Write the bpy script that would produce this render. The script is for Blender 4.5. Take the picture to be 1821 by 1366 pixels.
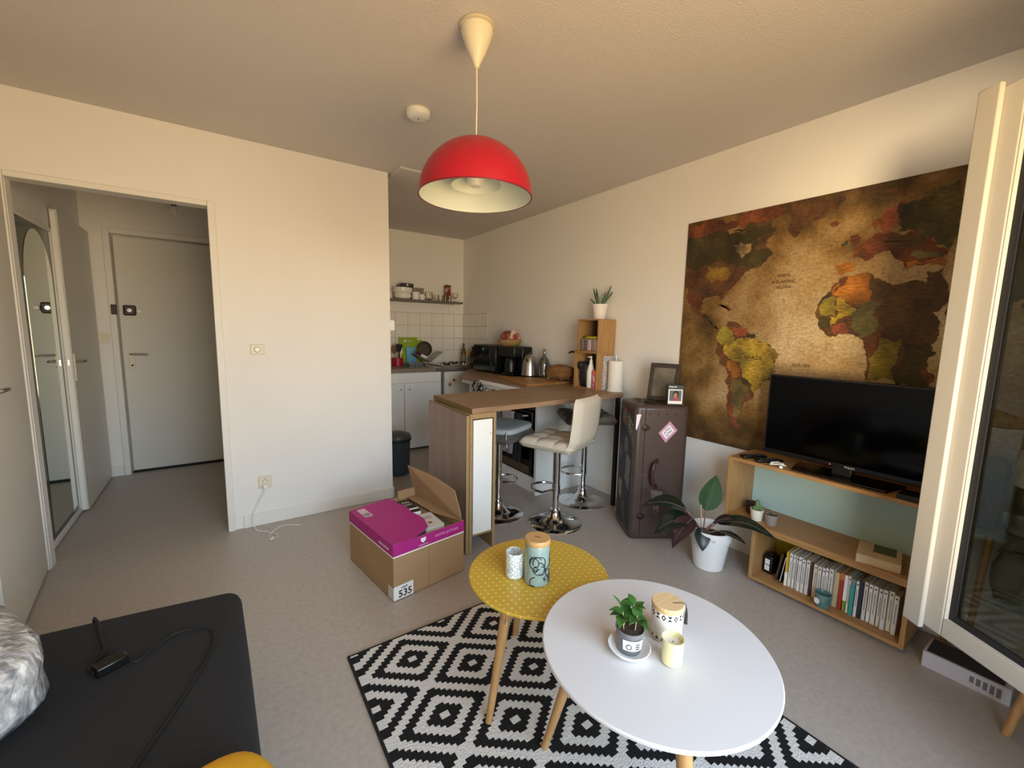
import bpy, math, random
from mathutils import Vector, Matrix
random.seed(7)
for _o in list(bpy.data.objects): bpy.data.objects.remove(_o)
SC = bpy.context.scene
COL = SC.collection

# ------------------------------------------------------------------ camera
cam_d = bpy.data.cameras.new('camera'); cam = bpy.data.objects.new('camera', cam_d); COL.objects.link(cam)
YAW, PITCH, ROLL, FPX, CAMH = 0.6056, -0.1256, 0.0201, 754.16, 1.362
_f = Vector((math.sin(YAW)*math.cos(PITCH), math.cos(YAW)*math.cos(PITCH), math.sin(PITCH)))
_r = Vector((math.cos(YAW), -math.sin(YAW), 0)); _u = _r.cross(_f)
_r2 = math.cos(ROLL)*_r + math.sin(ROLL)*_u; _u2 = -math.sin(ROLL)*_r + math.cos(ROLL)*_u
cam.matrix_world = Matrix(((_r2.x,_u2.x,-_f.x,0),(_r2.y,_u2.y,-_f.y,0),(_r2.z,_u2.z,-_f.z,CAMH),(0,0,0,1)))
cam_d.sensor_fit = 'HORIZONTAL'; cam_d.sensor_width = 36; cam_d.lens = FPX/1821*36; cam_d.clip_start = 0.02
SC.camera = cam

# ------------------------------------------------------------------ daylight: pale sky above, sunlit warm ground below
W = bpy.data.worlds.new('daylight'); SC.world = W; W.use_nodes = True
_n = W.node_tree.nodes; _l = W.node_tree.links; _n.clear()
_tc = _n.new('ShaderNodeTexCoord'); _sx = _n.new('ShaderNodeSeparateXYZ'); _mr = _n.new('ShaderNodeMapRange')
_cr = _n.new('ShaderNodeValToRGB'); _bg = _n.new('ShaderNodeBackground'); _wo = _n.new('ShaderNodeOutputWorld')
_mr.inputs['From Min'].default_value = -1; _mr.inputs['From Max'].default_value = 1
_l.new(_tc.outputs['Generated'], _sx.inputs[0]); _l.new(_sx.outputs['Z'], _mr.inputs['Value']); _l.new(_mr.outputs[0], _cr.inputs[0])
_e = _cr.color_ramp.elements     # ground, horizon, sky towards the zenith
while len(_e) < 4: _e.new(0.5)
for _i, (_p, _c) in enumerate(((0.34, (0.68, 0.47, 0.22)), (0.50, (1.0, 0.84, 0.60)), (0.58, (0.70, 0.86, 1.0)), (0.95, (0.22, 0.32, 0.46)))):
    _e[_i].position = _p; _e[_i].color = (*_c, 1)
_l.new(_cr.outputs[0], _bg.inputs[0]); _bg.inputs[1].default_value = 12.5
_l.new(_bg.outputs[0], _wo.inputs[0])
_ld = bpy.data.lights.new('window_portal', 'AREA'); _ld.shape = 'RECTANGLE'; _ld.size = 1.48; _ld.size_y = 1.7
_ld.cycles.is_portal = True
_lo = bpy.data.objects.new('window_portal', _ld); COL.objects.link(_lo)
_lo.location = (0.73, -0.50, 1.25); _lo.rotation_euler = (math.radians(90), 0, 0)

# sun lamp tilted slightly upward: sunlight glinting off a facade left of the window
_sd = bpy.data.lights.new('facade_glint', 'SUN'); _sd.energy = 3.6; _sd.angle = math.radians(16); _sd.color = (1.0, 0.78, 0.44)
_so = bpy.data.objects.new('facade_glint', _sd); COL.objects.link(_so)
_so.rotation_euler = Vector((0.85, 0.48, 0.10)).to_track_quat('-Z', 'Y').to_euler()

SC.view_settings.view_transform = 'Standard'; SC.view_settings.look = 'None'
SC.view_settings.gamma = 1; SC.view_settings.use_curve_mapping = False
SC.view_settings.exposure = 0.12

# ------------------------------------------------------------------ materials
def lin(c):
    if isinstance(c, str):
        c = [int(c[i:i+2], 16)/255 for i in (0, 2, 4)]
    return tuple((x/12.92 if x <= 0.04045 else ((x+0.055)/1.055)**2.4) for x in c)
_M = {}
def mat(name, col='cccccc', rough=0.5, metal=0.0, vary=0.0, vscale=8.0, bump=0.0, bscale=60.0, stretch=None, col2=None, spec=0.5, trans=0.0, coat=0.0, emit=0.0, detail=4.0, ramp=None):
    if name in _M: return _M[name]
    m = bpy.data.materials.new(name); m.use_nodes = True; _M[name] = m
    nt = m.node_tree; b = nt.nodes['Principled BSDF']; L = nt.links
    c = lin(col)
    b.inputs['Base Color'].default_value = (*c, 1); b.inputs['Roughness'].default_value = rough
    b.inputs['Metallic'].default_value = metal; b.inputs['Specular IOR Level'].default_value = spec
    b.inputs['Transmission Weight'].default_value = trans; b.inputs['Coat Weight'].default_value = coat
    if emit:
        b.inputs['Emission Color'].default_value = (*c, 1); b.inputs['Emission Strength'].default_value = emit
    tc = nt.nodes.new('ShaderNodeTexCoord'); mp = nt.nodes.new('ShaderNodeMapping'); L.new(tc.outputs['Object'], mp.inputs[0])
    if stretch: mp.inputs['Scale'].default_value = stretch
    if vary or col2:
        n = nt.nodes.new('ShaderNodeTexNoise'); n.inputs['Scale'].default_value = vscale; n.inputs['Detail'].default_value = detail
        L.new(mp.outputs[0], n.inputs['Vector'])
        r = nt.nodes.new('ShaderNodeValToRGB'); L.new(n.outputs['Fac'], r.inputs[0])
        lo, hi = ramp if ramp else (0.3, 0.7)
        r.color_ramp.elements[0].position = lo; r.color_ramp.elements[1].position = hi
        if col2:
            a, d = c, lin(col2)
        else:
            a = tuple(max(0, x*(1-vary)) for x in c); d = tuple(min(1, x*(1+vary)) for x in c)
        r.color_ramp.elements[0].color = (*a, 1); r.color_ramp.elements[1].color = (*d, 1)
        L.new(r.outputs[0], b.inputs['Base Color'])
    if bump:
        n2 = nt.nodes.new('ShaderNodeTexNoise'); n2.inputs['Scale'].default_value = bscale; n2.inputs['Detail'].default_value = 3
        L.new(mp.outputs[0], n2.inputs['Vector'])
        bp = nt.nodes.new('ShaderNodeBump'); bp.inputs['Strength'].default_value = bump; bp.inputs['Distance'].default_value = 0.004
        L.new(n2.outputs['Fac'], bp.inputs['Height']); L.new(bp.outputs[0], b.inputs['Normal'])
    return m
def wood(name, c1, c2, rough=0.45, stretch=(1, 12, 12), scale=4.0, coat=0.0):
    return mat(name, c1, rough, col2=c2, vscale=scale, stretch=stretch, detail=6, bump=0.05, bscale=30, coat=coat)
def glassy(name, tint=(1, 1, 1), refl=0.08, rough=0.0, ior=1.45):
    if name in _M: return _M[name]
    m = bpy.data.materials.new(name); m.use_nodes = True; _M[name] = m
    nt = m.node_tree; nt.nodes.clear()
    o = nt.nodes.new('ShaderNodeOutputMaterial'); mx = nt.nodes.new('ShaderNodeMixShader'); tr = nt.nodes.new('ShaderNodeBsdfTransparent')
    gl = nt.nodes.new('ShaderNodeBsdfGlossy'); fr = nt.nodes.new('ShaderNodeFresnel'); ad = nt.nodes.new('ShaderNodeMath')
    tr.inputs[0].default_value = (*tint, 1); gl.inputs['Roughness'].default_value = rough; fr.inputs['IOR'].default_value = ior
    ad.operation = 'ADD'; ad.inputs[1].default_value = refl; ad.use_clamp = True
    nt.links.new(fr.outputs[0], ad.inputs[0]); nt.links.new(ad.outputs[0], mx.inputs[0])
    nt.links.new(tr.outputs[0], mx.inputs[1]); nt.links.new(gl.outputs[0], mx.inputs[2]); nt.links.new(mx.outputs[0], o.inputs[0])
    return m

WALL = mat('wall_paint', 'f0ece6', 0.8, bump=0.25, bscale=120, vary=0.015, vscale=2)
CEIL = mat('ceiling_paint', 'd6d0cd', 0.9, bump=0.8, bscale=140)
WHITE = mat('white_lacquer', 'efeeea', 0.45)
WHITEP = mat('white_plastic', 'f0efe9', 0.35)
OFFW = mat('cream_plastic', 'e6ddc6', 0.4)
TRIMM = mat('white_trim_paint', 'ece8e0', 0.5)
DOORM = mat('door_paint', 'dedad0', 0.5, vary=0.02, vscale=3)
FLOORM = mat('grey_vinyl_floor', 'aba198', 0.42, col2='b9afa5', vscale=45, bump=0.12, bscale=260, detail=9)
CHROME = mat('chrome', 'dcdcdc', 0.06, 1.0)
STEEL = mat('brushed_steel', 'b9b6b0', 0.28, 1.0, vary=0.05, vscale=40)
BLACK = mat('black_plastic', '0c0c0d', 0.35)
BLACKM = mat('matt_black', '121214', 0.7)
OAK = wood('oak_veneer', 'b58a57', '9c7142', stretch=(14, 1.2, 14), scale=5)
OAKV = wood('oak_veneer_upright', 'b98e5b', '9f7545', stretch=(14, 14, 1.2), scale=5)
BEECH = wood('beech_leg', 'c79a66', 'b5854f', stretch=(14, 14, 1.5), scale=5)
BARW = wood('bar_laminate', 'a3866a', '8a6d51', stretch=(1.2, 16, 16), scale=4)
PANELW = wood('end_panel_laminate', '8d7768', '7d6556', stretch=(5, 5, 0.6), scale=3)
CHIP = mat('chipboard_edge', 'ab8f68', 0.8, col2='8d7048', vscale=150, bump=0.3, bscale=200)
CHIPD = mat('worn_chipboard_edge', '7d6a3a', 0.85, col2='57471f', vscale=120, bump=0.3, bscale=200)
CARD = mat('cardboard', 'a98861', 0.85, vary=0.05, vscale=6, bump=0.05)
CARDI = mat('cardboard_inside', '9c7c58', 0.85, vary=0.06, vscale=6)
GREEN = mat('leaf_green', '2f5a22', 0.38, vary=0.25, vscale=14)
GREEND = mat('dark_leaf', '111a13', 0.33, col2='1d2b20', vscale=9)
ALOE = mat('aloe_green', '4a6b43', 0.45, vary=0.2, vscale=20)
SOIL = mat('potting_soil', '2b2019', 0.95, col2='4a3a2c', vscale=120, bump=1, bscale=90)
INK = mat('black_ink', '17171a', 0.6)
PAPER = mat('white_paper', 'f2f0ec', 0.7)

# ------------------------------------------------------------------ mesh tools
class MB:
    def __init__(s): s.v = []; s.f = []; s.T = Matrix.Identity(4)
    def at(s, loc=(0,0,0), rz=0, ry=0, rx=0):
        s.T = Matrix.Translation(loc) @ Matrix.Rotation(rz,4,'Z') @ Matrix.Rotation(ry,4,'Y') @ Matrix.Rotation(rx,4,'X'); return s
    def add(s, vs, fs):
        b = len(s.v); s.v += [tuple(s.T @ Vector(p)) for p in vs]; s.f += [tuple(b+i for i in f) for f in fs]; return s
    def box(s, x0, x1, y0, y1, z0, z1):
        return s.add([(x0,y0,z0),(x1,y0,z0),(x1,y1,z0),(x0,y1,z0),(x0,y0,z1),(x1,y0,z1),(x1,y1,z1),(x0,y1,z1)],
                     [(0,3,2,1),(4,5,6,7),(0,1,5,4),(1,2,6,5),(2,3,7,6),(3,0,4,7)])
    def lathe(s, prof, n=32, cx=0, cy=0, close=True):
        vs = []; fs = []
        for r, z in prof:
            for i in range(n):
                a = 2*math.pi*i/n; vs.append((cx+r*math.cos(a), cy+r*math.sin(a), z))
        for k in range(len(prof)-1):
            for i in range(n):
                j = (i+1) % n; fs.append((k*n+i, k*n+j, (k+1)*n+j, (k+1)*n+i))
        if close:
            fs.append(tuple(range(n-1, -1, -1))); m = (len(prof)-1)*n; fs.append(tuple(range(m, m+n)))
        return s.add(vs, fs)
    def cyl(s, r, z0, z1, n=24, r1=None, cx=0, cy=0): return s.lathe([(r, z0), (r if r1 is None else r1, z1)], n, cx, cy)
    def wire(s, pts, r, n=6):
        P = [Vector(p) for p in pts]; Q = []
        for i in range(len(P)-1):
            a, b, c, d = P[max(i-1,0)], P[i], P[i+1], P[min(i+2,len(P)-1)]
            for k in range(6):
                t = k/6; Q.append(0.5*((2*b)+(c-a)*t+(2*a-5*b+4*c-d)*t*t+(3*b-a-3*c+d)*t**3))
        return s.tube(Q+[P[-1]], r, n)
    def tube(s, pts, r, n=8, r1=None, closed=False, squash=1.0):
        P = [Vector(p) for p in pts]; m = len(P); vs = []; fs = []; prev = None
        for i, p in enumerate(P):
            if closed: t = (P[(i+1) % m]-P[i-1])
            else: t = (P[min(i+1, m-1)]-P[max(i-1, 0)])
            t.normalize()
            if prev is None:
                up = Vector((0,0,1)) if abs(t.z) < 0.9 else Vector((1,0,0)); a = t.cross(up).normalized()
            else:
                a = (prev-t*prev.dot(t)).normalized()
            prev = a; b = t.cross(a); rr = r if r1 is None else r+(r1-r)*i/(m-1)
            for k in range(n):
                th = 2*math.pi*k/n; vs.append(tuple(p+a*rr*math.cos(th)+b*rr*squash*math.sin(th)))
        e = m if closed else m-1
        for i in range(e):
            for k in range(n):
                q = (i+1) % m; fs.append((i*n+k, i*n+(k+1) % n, q*n+(k+1) % n, q*n+k))
        if not closed:
            fs.append(tuple(range(n-1, -1, -1))); fs.append(tuple((m-1)*n+k for k in range(n)))
        return s.add(vs, fs)
    def prism(s, poly, z0, z1):
        n = len(poly); vs = [(x, y, z0) for x, y in poly]+[(x, y, z1) for x, y in poly]
        return s.add(vs, [tuple(range(n-1, -1, -1)), tuple(range(n, 2*n))]+[(i, (i+1) % n, n+(i+1) % n, n+i) for i in range(n)])
    def sup(s, sx, sy, sz, e=0.35, n=28, m=16, wob=0.0, cz=0):
        def g(w, k): c = w; return math.copysign(abs(c)**k, c)
        vs = []; fs = []
        for i in range(m+1):
            ph = -math.pi/2+math.pi*i/m
            for j in range(n):
                th = 2*math.pi*j/n; k = 1+random.uniform(-wob, wob)
                vs.append((k*sx*g(math.cos(ph), e)*g(math.cos(th), e), k*sy*g(math.cos(ph), e)*g(math.sin(th), e), cz+k*sz*g(math.sin(ph), e)))
        for i in range(m):
            for j in range(n): fs.append((i*n+j, i*n+(j+1) % n, (i+1)*n+(j+1) % n, (i+1)*n+j))
        return s.add(vs, fs)
    def leaf(s, length, width, bend=0.4, fold=0.2, n=8, point=1.0, thick=0.0012):
        # blade from the origin along +x, drooping by bend, folded about the midrib
        vs = []; fs = []
        for i in range(n+1):
            t = i/n; w = width*0.5*(math.sin(math.pi*min(1, t**0.75*0.98+0.02))**point); a = bend*t*t
            x = length*t*(1-0.25*bend*t*abs(bend)); z = -length*a*t*0.6
            for k in (-1, -0.5, 0, 0.5, 1): vs.append((x, w*k, z+fold*w*abs(k)))
        for i in range(n):
            for k in range(4): fs.append((i*5+k, (i+1)*5+k, (i+1)*5+k+1, i*5+k+1))
        b = len(vs); vs += [(x, y, z-thick) for x, y, z in vs]; fs += [tuple(b+q for q in reversed(f)) for f in fs]
        rim = [i*5 for i in range(n+1)]+[n*5+k for k in range(1, 5)]+[i*5+4 for i in range(n-1, -1, -1)]+[3, 2, 1]
        fs += [(rim[i], b+rim[i], b+rim[(i+1) % len(rim)], rim[(i+1) % len(rim)]) for i in range(len(rim))]
        return s.add(vs, fs)
    def build(s, name, m, parent=None, bevel=0, seg=2, smooth=35, loc=None, rot=None, sub=0):
        me = bpy.data.meshes.new(name); me.from_pydata(s.v, [], s.f); me.update(); me.validate()
        o = bpy.data.objects.new(name, me); COL.objects.link(o)
        if m: me.materials.append(m)
        if parent: o.parent = parent
        if loc: o.location = loc
        if rot: o.rotation_euler = rot
        if smooth:
            me.polygons.foreach_set('use_smooth', [True]*len(me.polygons)); me.set_sharp_from_angle(angle=math.radians(smooth))
        if bevel:
            md = o.modifiers.new('bevel', 'BEVEL'); md.width = bevel; md.segments = seg; md.limit_method = 'ANGLE'; md.angle_limit = math.radians(35)
        if sub:
            md = o.modifiers.new('sub', 'SUBSURF'); md.levels = sub; md.render_levels = sub
        return o
def fixn(o):
    import bmesh
    b = bmesh.new(); b.from_mesh(o.data); bmesh.ops.recalc_face_normals(b, faces=b.faces); b.to_mesh(o.data); b.free(); return o
def tag(o, label=None, cat=None, group=None, kind=None):
    if label: o['label'] = label
    if cat: o['category'] = cat
    if group: o['group'] = group
    if kind: o['kind'] = kind
    return o
def thing(name, label, cat, loc=(0,0,0), rz=0, group=None):
    o = bpy.data.objects.new(name, None); COL.objects.link(o); o.empty_display_size = 0.05
    o.location = loc; o.rotation_euler = (0, 0, rz); return tag(o, label, cat, group)
def setting(name, label=None, loc=(0,0,0), rz=0):
    o = bpy.data.objects.new(name, None); COL.objects.link(o); o.location = loc; o.rotation_euler = (0,0,rz)
    return tag(o, label, None, None, 'structure')
def B(x0, x1, y0, y1, z0, z1): return MB().box(x0, x1, y0, y1, z0, z1)
def struct(name, mb, m, label=None, bevel=0):
    return tag(mb.build(name, m, bevel=bevel), label, None, None, 'structure')
def copy_tree(o, parent=None):
    c = o.copy(); COL.objects.link(c); c.parent = parent
    for ch in o.children: copy_tree(ch, c)
    return c
def text(s, size, m, parent, loc, rot, name='lettering', bold=False):
    cu = bpy.data.curves.new('txt', 'FONT'); cu.body = s; cu.size = size; cu.align_x = 'CENTER'; cu.align_y = 'CENTER'
    cu.extrude = 0.0002; cu.resolution_u = 2
    if bold: cu.offset = size*0.02
    t = bpy.data.objects.new('txt', cu); COL.objects.link(t)
    dg = bpy.context.evaluated_depsgraph_get(); me = bpy.data.meshes.new_from_object(t.evaluated_get(dg))
    bpy.data.objects.remove(t); me.materials.clear(); me.materials.append(m)
    o = bpy.data.objects.new(name, me); COL.objects.link(o); o.parent = parent; o.location = loc; o.rotation_euler = rot
    return o
PI = math.pi

# ------------------------------------------------------------------ the room
struct('floor', B(-1.1, 2.8, -0.6, 5.2, -0.1, 0), FLOORM, 'speckled grey vinyl floor of the studio flat')
struct('ceiling', B(-1.1, 2.8, -0.6, 5.2, 2.5, 2.6), CEIL, 'textured off-white ceiling')
wb = MB(); wb.box(-0.95, -0.83, 3.256, 3.33, 0, 2.5); wb.box(-0.83, -0.01, 3.256, 3.33, 2.077, 2.5); wb.box(-0.01, 1.10, 3.256, 3.33, 0, 2.5)
struct('wall_back', wb, WALL, 'white partition wall with the doorway to the entrance hall')
struct('wall_right', B(2.66, 2.78, -0.6, 5.2, 0, 2.5), WALL, 'long white wall carrying the world map')
wk = struct('wall_kitchen', B(1.0, 2.66, 4.996, 5.12, 0, 2.5), WALL, 'back wall of the kitchenette with white tiles')
struct('wall_kitchen_side', B(1.0, 1.10, 3.33, 4.996, 0, 2.5), WALL, 'side wall of the kitchenette')
struct('wall_left', B(-1.1, -0.95, -0.6, 3.33, 0, 2.5), WALL, 'left wall of the living room')
struct('wall_hall_left', B(-1.1, -0.885, 3.33, 5.12, 0, 2.5), WALL, 'left wall of the entrance hall')
struct('wall_hall_right', B(0.25, 0.33, 3.33, 5.12, 0, 2.5), WALL, 'right wall of the entrance hall')
wh = MB(); wh.box(-0.885, -0.715, 5.0, 5.12, 0, 2.5); wh.box(-0.715, 0.13, 5.0, 5.12, 2.12, 2.5); wh.box(0.13, 0.25, 5.0, 5.12, 0, 2.5)
struct('wall_hall_back', wh, WALL, 'end wall of the entrance hall around the entrance door')
wf = MB(); wf.box(-0.95, -0.02, -0.56, -0.44, 0, 2.5); wf.box(1.48, 2.66, -0.56, -0.44, 0, 2.5); wf.box(-0.02, 1.48, -0.56, -0.44, 0, 0.40); wf.box(-0.02, 1.48, -0.56, -0.44, 2.11, 2.5)
struct('wall_front', wf, WALL, 'window wall of the living room')
# baseboards
struct('baseboard_back', B(0.075, 1.10, 3.243, 3.256, 0, 0.085), TRIMM, 'white baseboard of the partition wall', 0.003)
struct('baseboard_right', B(2.648, 2.66, -0.3, 2.66, 0, 0.09), TRIMM, 'white baseboard under the map wall', 0.003)
struct('baseboard_hall', B(-0.885, -0.76, 4.988, 5.0, 0, 0.085), TRIMM, 'white baseboard at the end of the hall', 0.003)
struct('baseboard_kitchen', B(1.10, 1.112, 3.256, 4.4, 0, 0.085), TRIMM, 'white baseboard on the kitchenette side wall', 0.003)
# doorway casing
t1 = setting('trim_1', 'white painted casing around the doorway to the hall')
B(-0.87, -0.832, 3.236, 3.34, 0, 2.10).build('casing_post', TRIMM, t1, bevel=0.004)
B(-0.012, 0.028, 3.236, 3.34, 0, 2.10).build('casing_post', TRIMM, t1, bevel=0.004)
B(-0.8315, -0.0125, 3.237, 3.339, 2.068, 2.0995).build('casing_head', TRIMM, t1, bevel=0.004)
struct('trim_2', B(1.125, 1.72, 3.065, 3.45, 2.484, 2.5), CEIL, 'flat panel on the ceiling over the kitchenette', 0.003)

def lever(parent, loc, rz, m=STEEL, length=0.115, plate=True, flip=1):
    # plate in the local xz plane, lever standing off along -y and running along x*flip
    h = MB().at(loc, rz)
    h.tube([(0,0,0), (0,-0.045,0), (0.012*flip,-0.052,0), (length*flip,-0.05,-0.004)], 0.008, 10)
    o = h.build('door_handle', m, parent)
    if plate: MB().at(loc, rz).box(-0.02, 0.02, -0.008, 0, -0.14, 0.045).build('handle_plate', OFFW, o, bevel=0.003)
    return o
# living-room door, swung open against the left wall
d1 = setting('door_1', 'white living room door standing open at the left wall', (-0.838, 3.233, 0), math.radians(-84.5))
B(0.0, 0.81, -0.04, 0.0, 0.012, 2.05).build('door_leaf', DOORM, d1, bevel=0.002)
_h = MB().tube([(0.75,0.0,1.085),(0.75,0.05,1.085),(0.735,0.056,1.085),(0.63,0.052,1.08)], 0.009, 10).build('door_handle', STEEL, d1)
B(0.73, 0.77, -0.001, 0.007, 0.94, 1.13).build('handle_plate', OFFW, _h, bevel=0.002)
# entrance door
d2 = setting('door_2', 'white entrance door at the end of the hall')
B(-0.70, 0.115, 5.045, 5.085, 0.02, 2.10).build('door_leaf', DOORM, d2, bevel=0.002)
B(-0.755, -0.712, 4.985, 5.04, 0, 2.16).build('door_jamb', TRIMM, d2, bevel=0.003)
B(0.128, 0.17, 4.985, 5.04, 0, 2.16).build('door_jamb', TRIMM, d2, bevel=0.003)
B(-0.7115, 0.1275, 4.986, 5.039, 2.112, 2.159).build('door_head', TRIMM, d2, bevel=0.003)
B(-0.7, 0.115, 5.03, 5.07, 0.0, 0.02).build('door_sill', BLACKM, d2)
lever(d2, (-0.645, 5.045, 1.085), 0, STEEL, 0.12)
MB().at((-0.643, 5.036, 0.985), rx=PI/2).cyl(0.008, -0.004, 0.004, 12).build('keyhole', BLACKM, d2)
_k = B(-0.672, -0.585, 5.02, 5.045, 1.425, 1.515).build('lock_case', mat('lock_brown', '3a3029', 0.45), d2, bevel=0.012)
MB().at((-0.628, 5.018, 1.47), rx=PI/2).cyl(0.016, -0.006, 0.006, 20).build('lock_cylinder', STEEL, _k)
B(-0.583, -0.545, 5.02, 5.045, 1.448, 1.486).build('lock_knob', WHITEP, _k, bevel=0.006)
B(-0.742, -0.706, 4.972, 5.0, 1.43, 1.515).build('lock_keeper', mat('lock_brown'), d2, bevel=0.004)
struct('wall_light_seal', B(-0.80, 0.2, 5.10, 5.16, 0, 2.3), WALL, 'unseen backing wall added behind the entrance door to block light')  # added backing, stops outside light leaking through the gaps round the door
# inner hall door, ajar along the left wall
d3 = setting('door_3', 'white inner hall door edge-on beside the arched mirror')
B(-0.877, -0.838, 4.145, 4.985, 0.012, 2.10).build('door_leaf', DOORM, d3, bevel=0.003)
B(-0.872, -0.843, 4.135, 4.147, 0.02, 2.09).build('door_edge', TRIMM, d3, bevel=0.003)
_h = MB().tube([(-0.838,4.19,1.085),(-0.795,4.19,1.085),(-0.785,4.20,1.085),(-0.79,4.31,1.085)], 0.008, 10).build('door_handle', STEEL, d3)
B(-0.839, -0.831, 4.165, 4.205, 0.95, 1.14).build('handle_plate', OFFW, _h, bevel=0.002)
B(-0.862, -0.852, 4.129, 4.137, 1.06, 1.10).build('latch', STEEL, d3)

# open window sash in front of the map wall (the frame of the opening is behind the viewer)
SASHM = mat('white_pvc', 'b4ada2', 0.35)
w1 = setting('window_1', 'white window sash swung open into the room')
w1.location = (1.478, -0.429, 0); ANG = math.radians(56); w1.rotation_euler = (0, 0, ANG)
LW, ZB, ZT = 0.849, 0.40, 2.095     # local x runs from the hinge to the free edge, +y is the face the room sees
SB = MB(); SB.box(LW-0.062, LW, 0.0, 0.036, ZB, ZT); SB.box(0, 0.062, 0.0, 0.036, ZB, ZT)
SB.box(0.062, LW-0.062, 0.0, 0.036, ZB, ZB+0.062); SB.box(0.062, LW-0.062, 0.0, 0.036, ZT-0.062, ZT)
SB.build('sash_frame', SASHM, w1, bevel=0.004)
SB2 = MB(); i0, i1 = 0.062, LW-0.062
for a in ((i1-0.004, i1, ZB+0.06, ZT-0.06), (i0, i0+0.004, ZB+0.06, ZT-0.06)): SB2.box(a[0], a[1], -0.02, 0.034, a[2], a[3])
SB2.box(i0, i1, -0.02, 0.034, ZB+0.06, ZB+0.064); SB2.box(i0, i1, -0.02, 0.034, ZT-0.064, ZT-0.06)
SB2.build('glazing_bead', SASHM, w1, bevel=0.001)
GK = MB(); GK.box(i1-0.024, i1-0.004, 0.017, 0.022, ZB+0.064, ZT-0.064); GK.box(i0+0.004, i0+0.024, 0.017, 0.022, ZB+0.064, ZT-0.064)
GK.box(i0+0.024, i1-0.024, 0.017, 0.022, ZB+0.064, ZB+0.084); GK.box(i0+0.024, i1-0.024, 0.017, 0.022, ZT-0.084, ZT-0.064)
GK.build('gasket', BLACKM, w1)
B(i0+0.004, i1-0.004, 0.013, 0.018, ZB+0.064, ZT-0.064).build('pane', glassy('window_glass', (0.62, 0.66, 0.62), 0.0, ior=1.35), w1)
B(LW-0.008, LW+0.054, 0.035, 0.052, ZB-0.012, ZT+0.012).build('meeting_stile', SASHM, w1, bevel=0.004)
w2 = setting('window_2', 'white frame of the window opening')
for a in ((-0.02,0.03,0.40,2.11), (1.44,1.48,0.40,2.11)): B(a[0], a[1], -0.53, -0.47, a[2], a[3]).build('frame_post', SASHM, w2, bevel=0.004)
for z in (0.40, 2.06): B(0.03, 1.44, -0.53, -0.47, z, z+0.05).build('frame_rail', SASHM, w2, bevel=0.004)
B(-0.05, 1.50, -0.46, -0.41, 0.37, 0.40).build('window_sill', SASHM, w2, bevel=0.005)

# ------------------------------------------------------------------ node pattern helper
class NT:
    def __init__(s, name, rough=0.6):
        s.m = bpy.data.materials.new(name); s.m.use_nodes = True; s.t = s.m.node_tree; s.b = s.t.nodes['Principled BSDF']
        s.b.inputs['Roughness'].default_value = rough
        tc = s.t.nodes.new('ShaderNodeTexCoord'); sx = s.t.nodes.new('ShaderNodeSeparateXYZ'); s.t.links.new(tc.outputs['Object'], sx.inputs[0])
        s.vec = tc.outputs['Object']; s.x, s.y, s.z = sx.outputs
    def op(s, o, *a):
        n = s.t.nodes.new('ShaderNodeMath'); n.operation = o
        for i, v in enumerate(a):
            if isinstance(v, (int, float)): n.inputs[i].default_value = v
            else: s.t.links.new(v, n.inputs[i])
        return n.outputs[0]
    def noise(s, scale, detail=4, vec=None, stretch=None):
        n = s.t.nodes.new('ShaderNodeTexNoise'); n.inputs['Scale'].default_value = scale; n.inputs['Detail'].default_value = detail
        v = vec or s.vec
        if stretch:
            mp = s.t.nodes.new('ShaderNodeMapping'); mp.inputs['Scale'].default_value = stretch; s.t.links.new(v, mp.inputs[0]); v = mp.outputs[0]
        s.t.links.new(v, n.inputs['Vector']); return n.outputs['Fac']
    def ramp(s, fac, stops, const=False):
        r = s.t.nodes.new('ShaderNodeValToRGB'); s.t.links.new(fac, r.inputs[0])
        if const: r.color_ramp.interpolation = 'CONSTANT'
        e = r.color_ramp.elements
        while len(e) < len(stops): e.new(0.5)
        for i, (p, c) in enumerate(stops): e[i].position = p; e[i].color = (*lin(c), 1)
        return r.outputs[0]
    def mix(s, fac, a, b, mode='MIX'):
        n = s.t.nodes.new('ShaderNodeMix'); n.data_type = 'RGBA'; n.blend_type = mode
        for i, v in ((0, fac), (6, a), (7, b)):
            if isinstance(v, (int, float)): n.inputs[i].default_value = v
            elif isinstance(v, str): n.inputs[i].default_value = (*lin(v), 1)
            else: s.t.links.new(v, n.inputs[i])
        return n.outputs[2]
    def out(s, c): s.t.links.new(c, s.b.inputs['Base Color']); return s.m
    def bump(s, h, k=0.5, d=0.004):
        n = s.t.nodes.new('ShaderNodeBump'); n.inputs['Strength'].default_value = k; n.inputs['Distance'].default_value = d
        s.t.links.new(h, n.inputs['Height']); s.t.links.new(n.outputs[0], s.b.inputs['Normal'])

# ------------------------------------------------------------------ kitchenette tiles (parts of the walls)
TILE = mat('white_glazed_tile', 'ebe6dc', 0.18)
GROUT = mat('tile_grout', 'b9b0a4', 0.9)
xs = [1.10, 1.277, 1.433, 1.589, 1.745, 1.901, 2.057, 2.214, 2.368, 2.522, 2.654]
zs = [0.93, 1.095, 1.248, 1.401, 1.555]
B(1.10, 2.66, 4.991, 4.996, 0.93, 1.557).build('grout_bed', GROUT, wk)
for i in range(len(xs)-1):
    for j in range(4):
        B(xs[i]+0.002, xs[i+1]-0.002, 4.985, 4.993, zs[j]+0.002, zs[j+1]-0.002).build('tile', TILE, wk, bevel=0.0015, seg=1)
wr = bpy.data.objects['wall_right']
B(2.655, 2.66, 4.36, 4.985, 0.93, 1.557).build('grout_bed', GROUT, wr)
ys = [4.36, 4.516, 4.672, 4.828, 4.984]
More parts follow.
